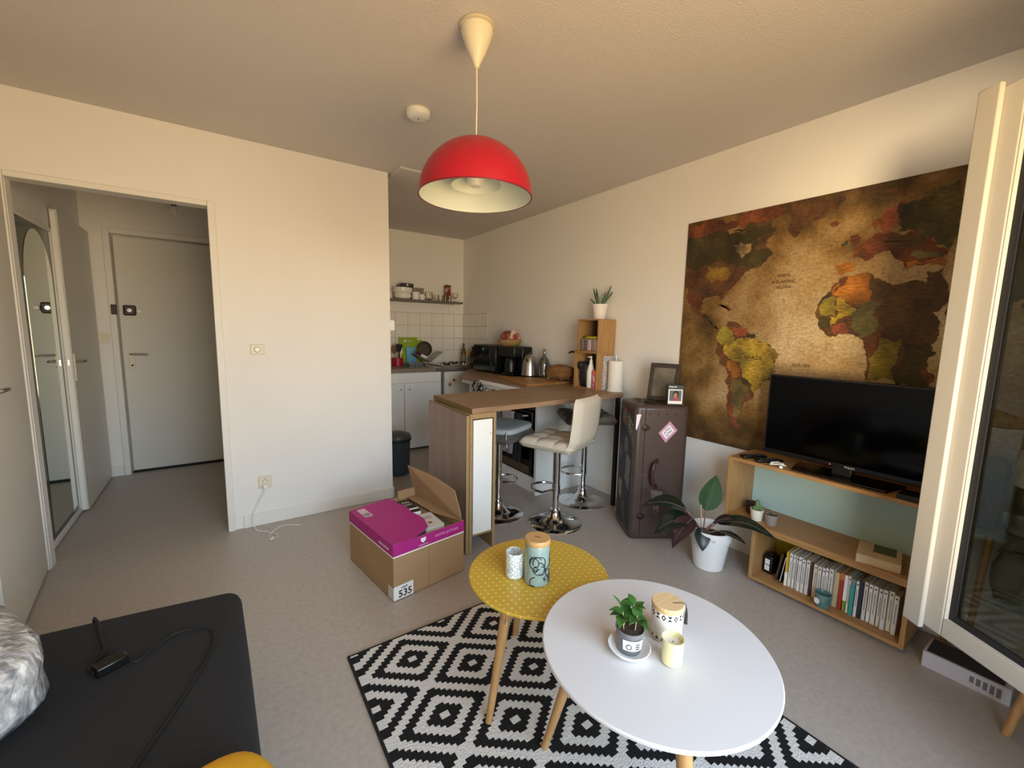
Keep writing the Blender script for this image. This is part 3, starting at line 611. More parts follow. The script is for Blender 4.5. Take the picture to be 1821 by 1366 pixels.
EXTRA = [('darkmustard', [(0.47,2.03),(0.2,2.04),(-0.05,2.02),(-0.27,1.95),(-0.28,1.70),(-0.1,1.62),(0.0,1.50),(0.15,1.56),(0.30,1.52),(0.40,1.58),(0.47,1.72)]),
         ('darkolive', [(0.47,1.66),(0.36,1.66),(0.33,1.55),(0.40,1.46),(0.47,1.45)]), ('umber', [(0.24,1.55),(0.12,1.56),(0.06,1.48),(0.13,1.30),(0.18,1.38)]),
         ('darkmustard', [(-0.02,1.50),(-0.14,1.60),(-0.22,1.50),(-0.12,1.42),(-0.06,1.35)]), ('umber', [(-0.02,1.14),(-0.14,1.20),(-0.26,1.12),(-0.26,0.98),(-0.12,0.92),(-0.03,1.00)]),
         ('redbrown', [(0.10,1.74),(-0.05,1.78),(-0.12,1.70),(0.02,1.64)]), ('darkbrown', [(0.0,1.30),(-0.1,1.33),(-0.2,1.27),(-0.1,1.24)])]
rnd = random.Random(5)
for k_, (cn, P) in enumerate(LANDS+EXTRA):
    Q = rough_line(P, 4 if len(P) > 12 else 3, 0.24, rnd)
    Q = [(max(MY0+0.002, min(MY1-0.002, a)), max(MZ0+0.002, min(MZ1-0.002, b))) for a, b in Q]
    o = MB(); o.add([(-0.0014-0.00007*k_, a-0.735, b-0.655) for a, b in Q], [tuple(range(len(Q)))])
    me = o.build('landmass', landmat(cn), mp, smooth=0)
    if me.data.polygons and me.data.polygons[0].normal.x > 0: me.data.flip_normals()
MINK = mat('map_ink', '5a4020', 0.8)
for s_, sz, y_, z_ in (('BRAZIL', 0.034, 1.275, 1.228), ('NORTH', 0.02, 1.15, 1.70), ('ATLANTIC', 0.026, 1.15, 1.665), ('OCEAN', 0.022, 1.15, 1.635), ('SOUTH', 0.026, 1.02, 1.20)):
    text(s_, sz, MINK, mp, (-0.0062, y_-0.735, z_-0.655), (PI/2, 0, -PI/2))

# ------------------------------------------------------------------ shelf boxes
TEAL = mat('teal_back', 'b4d0cb', 0.6); YEL = mat('yellow_back', 'b5a021', 0.6)
su = thing('shelf_box', 'upper oak shelf box with a pale teal back under the television', 'shelf', (2.36, 0.36, 0.322))
X1, Y1, Z1 = 0.285, 0.862, 0.356; t_ = 0.018
B(0, X1, 0, Y1, Z1-t_, Z1).build('top_board', OAK, su, bevel=0.001); B(0, X1, 0, Y1, 0, t_).build('bottom_board', OAK, su, bevel=0.001)
B(0, X1, Y1-t_, Y1, t_, Z1-t_).build('side_board', OAKV, su, bevel=0.001); B(0, X1, 0, t_, t_, Z1-t_).build('side_board', OAKV, su, bevel=0.001)
B(X1-0.008, X1, t_, Y1-t_, t_, Z1-t_).build('back_board', TEAL, su)
sl = thing('shelf_box', 'lower oak shelf box on casters, filled with paperbacks', 'shelf', (2.3625, 0.405, 0))
Y1 = 0.657; Zb = 0.022; Z1 = 0.322
B(0, X1, 0, Y1, Z1-t_, Z1).build('top_board', OAK, sl, bevel=0.001); B(0, X1, 0, Y1, Zb, Zb+t_).build('bottom_board', OAK, sl, bevel=0.001)
B(0, X1, Y1-t_, Y1, Zb+t_, Z1-t_).build('side_board', OAKV, sl, bevel=0.001); B(0, X1, 0, t_, Zb+t_, Z1-t_).build('side_board', OAKV, sl, bevel=0.001)
B(X1-0.008, X1, t_, Y1-t_, Zb+t_, Z1-t_).build('back_board', YEL, sl)
for cx_, cy_ in ((0.04,0.03),(0.04,Y1-0.03),(X1-0.04,0.03),(X1-0.04,Y1-0.03)):
    cs = MB().at((cx_,cy_,0.012), rx=PI/2).cyl(0.012, -0.008, 0.008, 16).build('caster', BLACKM, sl)
    B(cx_-0.012, cx_+0.012, cy_-0.012, cy_+0.012, 0.017, 0.023).build('caster_plate', STEEL, cs)
# books, from the wall-far end to the window end
SPN = [('f0ede6',.012)]
GRP = 'paperbacks in the lower shelf box'
WB = 'white-spined paperback standing in the row on the lower shelf'
cols = ['yel','w','w','w','w','wo','wo','mar','cream','wo','w','w','wo','tan','red','green','w','teal','w','navy','wo','w','wo','wo','wo','cream','wo','maroon']
CC = dict(yel=('d8b02e','yellow and white paperback at the camera end of the book row'), w=('ece9e4',WB), wo=('d9d4cc',None), mar=('5a2a2c',None), cream=('d8d0b4',None), tan=('cdb98c',None), red=('b4382f',None), green=('7f9d2f',None), teal=('3f9c95',None), navy=('2b3547',None), maroon=('7a2233',None))
LBL = dict(yel='yellow spined paperback, first in the book row next to the dark sleeve', w=WB, wo='greyish white spined paperback in the row on the lower shelf', mar='dark maroon-topped paperback between white ones on the lower shelf', tan='thick tan-spined book in the middle of the lower shelf', red='red and orange spined paperback on the lower shelf', green='green and white spined paperback beside the red one', teal='teal spined paperback on the lower shelf', navy='navy spined paperback on the lower shelf', maroon='wine red book at the window end of the lower shelf', cream='cream spined paperback in the row on the lower shelf')
NB = {1:'white-spined paperback right beside the yellow one on the lower shelf', 6:'greyish white spined paperback touching the dark maroon-topped one', 8:'cream spined paperback touching the dark maroon-topped one', 12:'greyish white spined paperback right beside the thick tan book', 16:'white-spined paperback between the green and the teal one', 18:'white-spined paperback between the teal and the navy one', 20:'greyish white spined paperback right beside the navy one', 26:'greyish white spined paperback closest to the window-side end board', 25:'cream spined paperback near the window-side end board of the shelf'}
rnd = random.Random(9); y = 0.905; ib = 0
zf = Zb+t_
while y > 0.452 and ib < len(cols):
    cn = cols[ib]; ib += 1
    wd = {'tan':0.024,'wo':rnd.uniform(.016,.024),'w':rnd.uniform(.011,.017),'cream':.02}.get(cn, rnd.uniform(.012,.018)); wd = min(wd, y-0.426)
    if wd < 0.008: break
    hh = rnd.uniform(0.176, 0.19) if y > 0.6 else rnd.uniform(0.184, 0.197); dp = 0.112; xf = 0.055+rnd.uniform(0,0.012)
    b_ = thing('paperback_book', NB.get(ib-1, LBL[cn]), 'book', (2.365+xf, y-wd, zf), 0, GRP)
    bm_ = mat('spine_'+cn, CC[cn][0], 0.5)
    cv = MB(); cv.box(0, dp, 0, 0.0012, 0, hh); cv.box(0, dp, wd-0.0012, wd, 0, hh); cv.box(0, 0.0015, 0, wd, 0, hh); cv.build('cover', bm_, b_)
    B(0.001, dp-0.003, 0.001, wd-0.001, 0.002, hh-0.002).build('page_block', mat('aged_pages','c9bda6',0.85), b_)
    if cn in ('w','wo','cream'):
        MB().at((-0.0001, wd/2, hh-0.016), ry=-PI/2).cyl(min(0.0042, wd*0.3), 0, 0.0004, 12).build('spine_emblem', mat('emblem_brown','6b3a36',0.6) , b_)
        B(-0.0004, 0, wd*0.38, wd*0.62, 0.05, hh-0.04).build('spine_title', mat('grey_title','9b958e',0.7), b_)
    elif cn == 'yel': B(-0.0004, 0.001, 0, wd, 0, 0.075).build('spine_panel', PAPER, b_)
    elif cn == 'red': B(-0.0004, 0.001, 0, wd, hh-0.035, hh).build('spine_panel', mat('spine_orange','c9743a',0.5), b_)
    elif cn == 'green': B(-0.0004, 0.001, 0, wd, 0.055, hh).build('spine_panel', PAPER, b_)
    elif cn == 'teal': B(-0.0004, 0.001, 0, wd, hh-0.03, hh).build('spine_panel', mat('spine_grey','7c8a86',0.5), b_)
    y -= wd+0.0006
o = thing('record_sleeve', 'thin dark sleeve leaning against the yellow paperback', 'sleeve', (2.42, 0.925, zf)); 
MB().at((0,0,0), rx=math.radians(7)).box(0,0.12,-0.002,0.002,0,0.165).build('sleeve', mat('dark_sleeve','221a18',0.5), o); MB().at((0,0,0), rx=math.radians(7)).box(-0.0005,0.0005,-0.0012,0.0012,0.01,0.155).build('sleeve_edge', PAPER, o)
o = thing('brown_folder', 'brown folder leaning beside the dark sleeve in the lower shelf', 'folder', (2.43, 0.952, zf)); MB().at((0,0,0), rx=math.radians(9)).box(0,0.13,-0.004,0.004,0,0.16).build('folder', mat('folder_brown','4a3a22',0.6), o)
o = thing('battery_charger', 'black gadget box with white labels in the lower shelf corner', 'gadget', (2.455, 0.985, zf), math.radians(-8))
B(0,0.07,0,0.05,0,0.105).build('case', BLACK, o, bevel=0.008); B(0.01,0.06,0.008,0.042,0.104,0.116).build('top_cap', BLACK, o, bevel=0.004)
for z in (0.02, 0.055): B(-0.001,0.001,0.012,0.038,z,z+0.03).build('label_plate', PAPER, o)
o = thing('glazed_cup', 'teal glazed cup with a white badge standing before the books', 'cup', (2.384, 0.715, zf))
MB().lathe([(0.024,0.0),(0.029,0.004),(0.035,0.070),(0.033,0.072),(0.031,0.068),(0.026,0.008),(0.001,0.006)], 32).build('cup_body', mat('teal_glaze','476b66',0.25,col2='6f8f8a',vscale=25), o)
MB().at((-0.029,0.0145,0.034), rz=math.radians(153), ry=PI/2-0.1).cyl(0.0145, 0, 0.003, 24).build('badge', PAPER, o)
o = thing('wooden_block', 'pale wooden box lying on the middle shelf board', 'box', (2.392, 0.452, 0.340), math.radians(12))
B(0,0.17,0,0.155,0,0.040).build('block_body', mat('pale_wood','d3bd94',0.6,vary=0.08,vscale=20), o, bevel=0.002); B(0.07,0.166,0.02,0.10,0.0395,0.042).build('block_lid', mat('green_felt','56663f',0.9), o)
def mini_pot(label, loc, col, h, r, soil=True):
    o = thing('mini_plant_pot', label, 'plant pot', loc)
    MB().lathe([(r*0.78,0),(r*0.8,0.002),(r,h),(r*0.9,h),(r*0.86,h-0.008),(0.001,h-0.008)], 24).build('pot', mat('minipot_'+col,col,0.55), o)
    MB().lathe([(r*0.88,h-0.009),(r*0.5,h-0.004),(0.002,h-0.003)], 20).build('soil', SOIL, o); return o
o = mini_pot('small cream pot with a finger cactus on the middle shelf', (2.425, 1.075, 0.340), 'e2dccb', 0.062, 0.034)
for dx, dy, hh, rr in ((0,0,0.075,0.012),(0.013,-0.008,0.045,0.009),(-0.012,0.009,0.04,0.008)):
    ct = MB().lathe([(rr*0.8,0.04),(rr,0.05),(rr,0.04+hh*0.8),(rr*0.6,0.04+hh*0.96),(0.001,0.04+hh)], 12, dx, dy).build('cactus_stem', mat('cactus','5d7a45',0.6,vary=0.25,vscale=60), o)
o = mini_pot('small grey pot with succulents on the middle shelf', (2.43, 1.000, 0.340), '8f867d', 0.058, 0.033)
random.seed(2)
for q in range(14): MB().at((random.uniform(-.018,.018),random.uniform(-.018,.018),0.053), rz=random.uniform(0,6.28), ry=-0.9).leaf(0.014,0.007,0.1,0.3,4).build('leaf', mat('succulent','6c6f5c',0.6), o)
o = mini_pot('small dark brown pot in the corner of the middle shelf', (2.50, 1.140, 0.340), '3a2a22', 0.062, 0.034)

# ------------------------------------------------------------------ television and gadgets
tv = thing('television', 'black flat screen television on the upper shelf box', 'television', (2.46, 0.725, 0.678))
B(0,0.045,-0.365,0.365,0.052,0.478).build('tv_case', BLACK, tv, bevel=0.004)
B(-0.0012,0.001,-0.355,0.355,0.072,0.470).build('screen', mat('screen_black','020203',0.08,spec=0.15), tv)
B(-0.002,0.001,-0.365,0.365,0.052,0.068).build('lower_bezel', mat('bezel_black','060607',0.3), tv)
text('PHILIPS', 0.013, mat('silver_ink','c9c9c9',0.4), tv, (-0.0023,-0.03,0.060), (PI/2,0,-PI/2)); MB().at((-0.002,0.05,0.060), ry=-PI/2).cyl(0.0028,0,0.001,12).build('power_light', mat('red_led','d83a30',0.4,emit=1.5), tv)
B(0.0,0.04,-0.04,0.04,0.012,0.055).build('stand_neck', BLACK, tv, bevel=0.003)
MB().prism([(-0.07,-0.19),(0.10,-0.22),(0.10,0.22),(-0.07,0.19)], 0.0, 0.012).build('stand_base', mat('gloss_black','08080a',0.15), tv, bevel=0.003)
o = thing('set_top_box', 'flat black media box on the shelf edge under the television', 'media box', (2.37, 0.383, 0.678)); B(0,0.10,0,0.115,0,0.022).build('case', BLACK, o, bevel=0.004); B(-0.001,0.001,0.03,0.10,0.006,0.016).build('display', mat('smoke_panel','1b1b20',0.2), o); B(-0.001,0.001,0.008,0.018,0.008,0.014).build('button', STEEL, o)
for i,(lx,ly,rz,lb) in enumerate(((2.385,1.165,-0.5,'black remote control nearest the left end of the upper shelf'),(2.378,1.085,-0.6,'black remote control lying beside the television stand'))):
    o = thing('remote_control', lb, 'remote', (lx,ly,0.678), rz)
    B(0,0.14,-0.022,0.022,0,0.017).build('body', BLACK, o, bevel=0.006)
    for q in range(5):
        for w in (-1,0,1): B(0.02+q*0.022,0.03+q*0.022,w*0.012-0.004,w*0.012+0.004,0.0165,0.0185).build('button', mat('grey_button','3a3a3d',0.5), o)
o = thing('white_cable', 'tangle of white cable on the upper shelf before the television', 'cable')
random.seed(4); MB().tube([(2.39+0.02*math.sin(q*1.7)+0.0012*q, 0.985+0.03*math.cos(q*1.1), 0.682+0.006*(1+math.sin(q*0.9))) for q in range(22)], 0.003, 6).build('cord', WHITEP, o); MB().at((2.37,0.955,0.678), rz=0.4).box(0,0.03,-0.008,0.008,0,0.012).build('plug', WHITEP, o, bevel=0.003)

# ------------------------------------------------------------------ trunk
BRN = mat('brown_vinyl','4b3a34',0.38,vary=0.1,vscale=10,bump=0.15,bscale=90); BRND = mat('dark_brass','3b2b22',0.4,0.6); SIDE = mat('charcoal_canvas','34353a',0.6,vary=0.08,vscale=20)
tk = thing('wardrobe_trunk', 'upright brown vintage trunk with stickers beside the bar', 'trunk', (2.168,1.735,0), math.radians(-32))
TW,TD,TH = 0.35,0.325,0.905
B(0,TW,0,TD,0.0,TH).build('trunk_body', BRN, tk, bevel=0.028, seg=4)
B(-0.002,0.004,0.02,TD-0.02,0.05,TH-0.07).build('side_panel', SIDE, tk, bevel=0.002)
B(0.062,0.066,-0.0025,0.001,0.02,TH-0.015).build('lid_seam', BLACKM, tk)
B(0.03,TW-0.03,-0.003,0.001,0.448,0.452).build('front_crease', mat('crease_brown','5a4740',0.45), tk)
for z in (0.045, TH-0.055):
    for q in range(6): MB().at((0.035+q*0.056,0,z), rx=PI/2).lathe([(0.006,0),(0.004,0.003),(0.001,0.004)], 10).build('rivet', BRND, tk)
for z in (0.165, TH-0.145):
    l_ = MB().at((0.066,-0.002,z), rx=PI/2).lathe([(0.022,0),(0.020,0.006),(0.010,0.009)], 20).build('latch', BRND, tk); B(0.056,0.092,-0.012,-0.004,z-0.010,z+0.010).build('latch_hasp', BRND, l_, bevel=0.003)
hd = MB().tube([(0.155,0,0.545),(0.15,-0.02,0.545),(0.125,-0.035,0.53),(0.113,-0.04,0.49),(0.113,-0.04,0.43),(0.125,-0.035,0.39),(0.15,-0.02,0.375),(0.155,0,0.375)], 0.011, 12).build('carry_handle', mat('handle_leather','3f2520',0.35), tk)
for z in (0.545,0.375): MB().at((0.155,0,z), rx=PI/2).cyl(0.012,-0.001,0.004,14).build('handle_mount', BRND, hd)
PINK = mat('pink_sticker','c78fae',0.6); 
def plate(poly, m, name='sticker', par=tk, off=0.0012):
    n_ = len(poly); b = MB(); b.add([(x,-0.0005,z) for x,z in poly]+[(x,-off,z) for x,z in poly], [tuple(range(n_)), tuple(range(2*n_-1,n_-1,-1))]+[(i,n_+i,n_+(i+1)%n_,(i+1)%n_) for i in range(n_)])
    return fixn(b.build(name, m, par, smooth=0))
cx_, cz_ = 0.215, 0.735
s1 = plate([(cx_-0.062,cz_-0.008),(cx_-0.012,cz_-0.072),(cx_+0.062,cz_+0.010),(cx_+0.008,cz_+0.070)], PINK)
plate([(cx_-0.044,cz_-0.006),(cx_-0.011,cz_-0.048),(cx_+0.043,cz_+0.007),(cx_+0.006,cz_+0.048)], mat('pale_pink','eee2ea',0.6), 'sticker_panel', s1, 0.0018)
for q,(a,b_) in enumerate(((-0.012,0.012),(0.004,0.022),(0.006,-0.004),(-0.004,-0.022),(0.016,0.004),(-0.02,-0.006))):
    MB().at((cx_+a,-0.0021,cz_+b_), ry=-0.75).box(-0.009,0.009,-0.0002,0.0002,-0.003,0.003).build('sticker_lettering', mat('sticker_grey','8b8390',0.7), s1)
plate([(0.004,0.845),(0.036,0.850),(0.010,0.745),(0.003,0.752)], mat('pale_pink'), 'sticker')
plate([(0.125,0.345),(0.205,0.335),(0.185,0.19),(0.155,0.185)], mat('torn_sticker','8b8176',0.6,col2='5a534c',vscale=30), 'sticker')
plate([(0.150,0.21),(0.172,0.215),(0.172,0.185),(0.152,0.182)], mat('blue_sticker','5f83c4',0.6), 'sticker')
def splate(poly, m, name='sticker'):
    n_ = len(poly); b = MB(); b.add([(-0.002,y,z) for y,z in poly]+[(-0.0032,y,z) for y,z in poly], [tuple(range(n_)), tuple(range(2*n_-1,n_-1,-1))]+[(i,n_+i,n_+(i+1)%n_,(i+1)%n_) for i in range(n_)])
    return fixn(b.build(name, m, tk, smooth=0))
splate([(0.25,0.86),(0.17,0.845),(0.165,0.73),(0.25,0.755)], mat('redgreen_sticker','8a4a52',0.6,col2='5d7a6e',vscale=18,ramp=(.45,.55)))
splate([(0.14,0.83),(0.035,0.77),(0.03,0.645),(0.145,0.735)], mat('news_sticker','8d8a78',0.7,col2='4a4a40',vscale=45,ramp=(.45,.55)))
splate([(0.15+0.042*math.cos(a*PI/8),0.61+0.055*math.sin(a*PI/8)) for a in range(16)], mat('round_sticker','77787c',0.7,col2='5a5b60',vscale=50))
splate([(0.26+0.025*math.cos(a*PI/8),0.535+0.05*math.sin(a*PI/8)) for a in range(16)], mat('round_sticker'))
splate([(0.13,0.555),(0.05,0.53),(0.07,0.31),(0.15,0.375)], mat('paper_sticker','8b8c8c',0.7,col2='6e7070',vscale=30))
splate([(0.27,0.34),(0.21,0.335),(0.21,0.20),(0.26,0.23)], mat('comic_sticker','9b6a5a',0.7,col2='b3a58c',vscale=25))
splate([(0.19,0.20),(0.14,0.215),(0.12,0.07),(0.17,0.10)], mat('tan_sticker','6a6552',0.7,col2='545040',vscale=30))
# on the trunk
fr = thing('photo_frame', 'dark ornate picture frame leaning on the trunk', 'picture frame', (2.455,1.765,0.9075), math.radians(20))
FT = Matrix.Rotation(math.radians(-16),4,'Y')
def FB_(a): b = MB(); b.T = Matrix.Rotation(math.radians(14),4,'Y'); b.box(*a); return b
F1 = MB(); F1.T = Matrix.Rotation(math.radians(14),4,'Y')
F1.box(0,0.016,-0.10,-0.072,0,0.26); F1.box(0,0.016,0.072,0.10,0,0.26); F1.box(0,0.016,-0.072,0.072,0,0.03); F1.box(0,0.016,-0.072,0.072,0.23,0.26)
F1.build('frame', mat('dark_wood_frame','3b3128',0.5,vary=0.2,vscale=25,bump=0.3), fr, bevel=0.004)
FB_((0.006,0.010,-0.072,0.072,0.03,0.23)).build('picture', mat('sepia_print','4d463b',0.5,col2='7d7363',vscale=12), fr); FB_((0.016,0.020,-0.098,0.098,0.004,0.256)).build('backing', mat('cream_back','d9b98e',0.7), fr)
fb = thing('film_box', 'small black instant film pack with a portrait on the trunk', 'box', (2.345,1.640,0.905), math.radians(-38))
B(0,0.105,0,0.042,0,0.135).build('pack', mat('film_black','2b2c30',0.45), fb, bevel=0.004)
B(0.006,0.094,-0.001,0.001,0.012,0.105).build('print_frame', PAPER, fb); pp = B(0.013,0.087,-0.0016,0.001,0.030,0.098).build('portrait', mat('portrait_grey','5c6468',0.6), fb)
def ell(cx,cz,rx,rz,m,nm,off): 
    return plate([(cx+rx*math.cos(q*PI/10),cz+rz*math.sin(q*PI/10)) for q in range(20)], m, nm, pp, off)
ell(0.052,0.072,0.020,0.024,mat('hair_dark','1c1512',0.6),'portrait_hair',0.0022); ell(0.050,0.066,0.012,0.016,mat('skin_print','b77a58',0.6),'portrait_face',0.0026)
plate([(0.035,0.031),(0.040,0.050),(0.055,0.056),(0.072,0.050),(0.080,0.031)], mat('red_print','a8404c',0.6),'portrait_shirt',pp,0.0024)
text('Polaroid', 0.014, PAPER, fb, (0.032,-0.0012,0.121), (PI/2,0,0), bold=True)
o = thing('dried_leaves', 'dark crumpled dried leaves lying on the trunk beside the frame', 'dried leaves', (2.34,1.78,0.902)); random.seed(8)
for q in range(9): MB().at((random.uniform(-.04,.05),random.uniform(-.05,.05),0.006+q*0.002), rz=random.uniform(0,6.28), ry=random.uniform(-.3,.1)).leaf(0.07,0.025,random.uniform(-.3,.5),0.4,6).build('leaf', mat('dry_leaf','2c2c24',0.7,col2='4d5144',vscale=20), o, smooth=60)

# ------------------------------------------------------------------ big plant
bp = thing('potted_plant', 'dark-leaved philodendron in a white pot between trunk and shelf', 'plant', (2.325,1.275,0))
MB().lathe([(0.078,0.001),(0.082,0.004),(0.106,0.175),(0.114,0.178),(0.120,0.238),(0.117,0.241),(0.113,0.238),(0.105,0.19),(0.001,0.185)], 48).build('pot', mat('matt_white_pot','eceae8',0.5), bp)
MB().lathe([(0.106,0.186),(0.06,0.196),(0.002,0.198)], 24).build('soil', SOIL, bp)
for q,(z,w) in enumerate(((0.222,.012),(0.214,.022),(0.206,.026),(0.198,.018))):
    a = math.radians(218); MB().at((0.1155*math.cos(a),0.1155*math.sin(a),z), rz=a).box(0,0.0015,-w/2,w/2,-0.0015,0.0015).build('print_line', mat('grey_title'), bp)
STEM = mat('pink_stem','8d6a63',0.5)
def bleaf(px, py, pz, az, pitch, L, Wd, bend, m=GREEND, roll=0.0, base=(0,0,0.19)):
    st = MB().tube([base, (base[0]*0.4+px*0.6, base[1]*0.4+py*0.6, base[2]*0.35+pz*0.65), (px,py,pz)], 0.005, 8, 0.0035).build('stem', STEM, bp)
    b = MB(); b.T = Matrix.Translation((px,py,pz)) @ Matrix.Rotation(az,4,'Z') @ Matrix.Rotation(-pitch,4,'Y') @ Matrix.Rotation(roll,4,'X')
    b.leaf(L, Wd, bend, 0.22, 12, 0.85, 0.0015).build('leaf', m, st, smooth=70)
    b2 = MB(); b2.T = b.T; n_=8; b2.tube([(L*t/n_*(1-0.25*bend*t/n_*abs(bend)),0,-L*bend*(t/n_)**3*0.6+0.001) for t in range(n_)], 0.0022, 6, 0.0008).build('midrib', mat('midrib','6f5f55',0.5), st)
R_ = math.radians
bleaf(-0.02,0.025,0.335, R_(-38), R_(80), 0.225,0.125,-0.10, mat('bright_dark_leaf','2c4a26',0.4,vary=0.25,vscale=12), R_(80), (-0.03,0.03,0.19))
bleaf(-0.085,0.11,0.325, R_(142), R_(24), 0.27,0.125,0.75, GREEND, R_(-20), (-0.03,0.03,0.19))
bleaf(-0.10,0.075,0.29, R_(160), R_(2), 0.24,0.125,0.85, GREEND, R_(-25), (-0.03,0.03,0.19))
bleaf(-0.11,0.05,0.30, R_(178), R_(-18), 0.22,0.115,0.9, mat('wine_leaf','2a1a1c',0.4,col2='3a2526',vscale=9), R_(-15), (-0.03,0.03,0.19))
bleaf(-0.04,-0.06,0.300, R_(-92), R_(28), 0.31,0.095,0.8, GREEND, R_(25), (-0.03,0.03,0.19))
bleaf(-0.035,-0.03,0.285, R_(-84), R_(42), 0.16,0.07,0.5, mat('wine_leaf'), R_(20), (-0.03,0.03,0.19))
bleaf(-0.02,-0.05,0.24, R_(-92), R_(10), 0.17,0.06,0.35, GREEND, 0, (-0.03,0.03,0.19))
bleaf(-0.10,0.0,0.262, R_(225), R_(-48), 0.13,0.085,0.4, GREEND, 0, (-0.04,0.02,0.19))
bleaf(-0.07,0.08,0.27, R_(125), R_(10), 0.18,0.085,0.7, mat('wine_leaf'), R_(-20), (-0.03,0.03,0.19))
MB().tube([(-0.035,0.035,0.19),(-0.045,0.045,0.37)], 0.004, 8).build('support_stick', mat('pale_stick','c2a07a',0.6), bp)

# ------------------------------------------------------------------ pendant lamp, detector, hall bulb
lp = thing('pendant_lamp', 'red dome pendant lamp hanging on a white cord from the ceiling', 'lamp', (0.868,1.532,0))
MB().lathe([(0.052,2.5),(0.058,2.496),(0.060,2.475),(0.054,2.455),(0.034,2.405),(0.012,2.362),(0.008,2.352),(0.004,2.350)], 40).build('ceiling_canopy', OFFW, lp)
MB().lathe([(0.060,2.5),(0.066,2.498),(0.066,2.488),(0.058,2.486)], 40).build('canopy_ring', mat('aged_cream','cfc3ab',0.5), lp)
MB().tube([(0,0,2.36),(0.003,0.002,2.22),(0,0,2.08)], 0.0028, 8).build('cord', OFFW, lp)
RR, ZR, ZD = 0.222, 1.880, 0.213
pro = [(RR*math.sin(PI/2*q/14), ZR+ZD*math.cos(PI/2*q/14)) for q in range(14, 0, -1)]+[(0.006, ZR+ZD)]
MB().lathe(pro, 64, close=False).build('shade', mat('red_enamel','a80d24',0.35,vary=0.03,vscale=3), lp)
MB().lathe([(r*0.985, z-0.003 if i else z) for i, (r, z) in enumerate(pro)], 64, close=False).build('shade_lining', mat('white_enamel','dfe4d9',0.5), lp)
MB().lathe([(RR*0.985,ZR),(RR+0.001,ZR-0.001),(RR+0.001,ZR+0.003),(RR,ZR+0.004)], 64, close=False).build('shade_rim', mat('dark_red_rim','6d1422',0.4), lp)
MB().lathe([(0.100,ZR+0.045),(0.098,ZR+0.047),(0.085,ZR+0.10),(0.06,ZR+0.16),(0.058,ZR+0.16),(0.082,ZR+0.098),(0.098,ZR+0.043)], 40, close=False).build('inner_reflector', mat('white_enamel'), lp)
MB().lathe([(0.002,ZR+0.038),(0.020,ZR+0.042),(0.032,ZR+0.056),(0.036,ZR+0.075),(0.030,ZR+0.10),(0.018,ZR+0.125),(0.016,ZR+0.15),(0.003,ZR+0.152)], 28).build('light_bulb', mat('frosted_bulb','e8e3da',0.3), lp)
MB().lathe([(0.02,ZR+0.14),(0.024,ZR+0.145),(0.024,ZR+0.20),(0.018,ZR+ZD+0.005),(0.006,ZR+ZD+0.012)], 24).build('lamp_holder', WHITEP, lp)
sd = thing('smoke_detector', 'round white smoke detector on the ceiling', 'smoke detector', (0.932,2.262,2.5))
MB().lathe([(0.02,-0.042),(0.045,-0.040),(0.058,-0.030),(0.062,-0.014),(0.062,-0.004)], 36).build('cover', WHITEP, sd); MB().lathe([(0.056,-0.006),(0.064,-0.005),(0.064,0)], 36).build('base_plate', mat('aged_cream'), sd); MB().cyl(0.004,-0.044,-0.040,12).build('status_light', mat('grey_button'), sd)
hb = thing('hall_bulb', 'bare bulb in a brown holder hanging in the entrance hall', 'light bulb', (-0.235,4.5,2.5))
MB().tube([(0,0,0),(0,0,-0.14)], 0.004, 6).build('cord', mat('brown_cord','5a4a3a',0.7), hb); MB().lathe([(0.014,-0.20),(0.02,-0.19),(0.022,-0.15),(0.008,-0.135)], 16).build('holder', mat('lock_brown'), hb); MB().lathe([(0.002,-0.262),(0.018,-0.252),(0.024,-0.232),(0.016,-0.205),(0.013,-0.195)], 18).build('bulb', mat('frosted_bulb'), hb)
MB().lathe([(0.028,-0.008),(0.03,0)], 16).build('ceiling_rose', WHITEP, hb)
# switches and socket
sw = thing('light_switch', 'cream dimmer switch on the partition wall', 'switch', (0.208,3.256,1.205))
B(-0.040,0.040,-0.010,0,-0.034,0.034).build('plate', OFFW, sw, bevel=0.004); B(-0.034,0.034,-0.0125,-0.009,-0.028,0.028).build('inner_plate', OFFW, sw, bevel=0.002); MB().at((0,-0.012,0), rx=PI/2).lathe([(0.017,0),(0.016,0.008),(0.013,0.011)], 28).build('dimmer_knob', WHITEP, sw)
MB().at((0,-0.0126,0), rx=PI/2).lathe([(0.018,0),(0.0205,0),(0.0205,0.0006),(0.018,0.0006)], 28, close=False).build('knob_ring', mat('ring_grey','a89a80',0.6), sw)
sk = thing('wall_socket', 'cream wall socket low on the partition wall with a charger', 'socket', (0.211,3.256,0.300))
B(-0.040,0.040,-0.012,0,-0.044,0.044).build('plate', OFFW, sk, bevel=0.004); B(-0.033,0.033,-0.0145,-0.010,-0.030,0.036).build('inner_plate', OFFW, sk, bevel=0.002)
for dx in (-0.012,0.012): MB().at((dx,-0.0145,0.010), rx=PI/2).cyl(0.003,-0.001,0.001,10).build('pin_hole', INK, sk)
MB().at((0.0,-0.0148,0.022), rx=PI/2).cyl(0.003,-0.002,0.002,10).build('earth_pin', BLACKM, sk)
pc = thing('phone_charger', 'white phone cable plugged into the low wall socket', 'cable')
B(0.196,0.222,3.205,3.243,0.262,0.290).build('plug', WHITEP, pc, bevel=0.005)
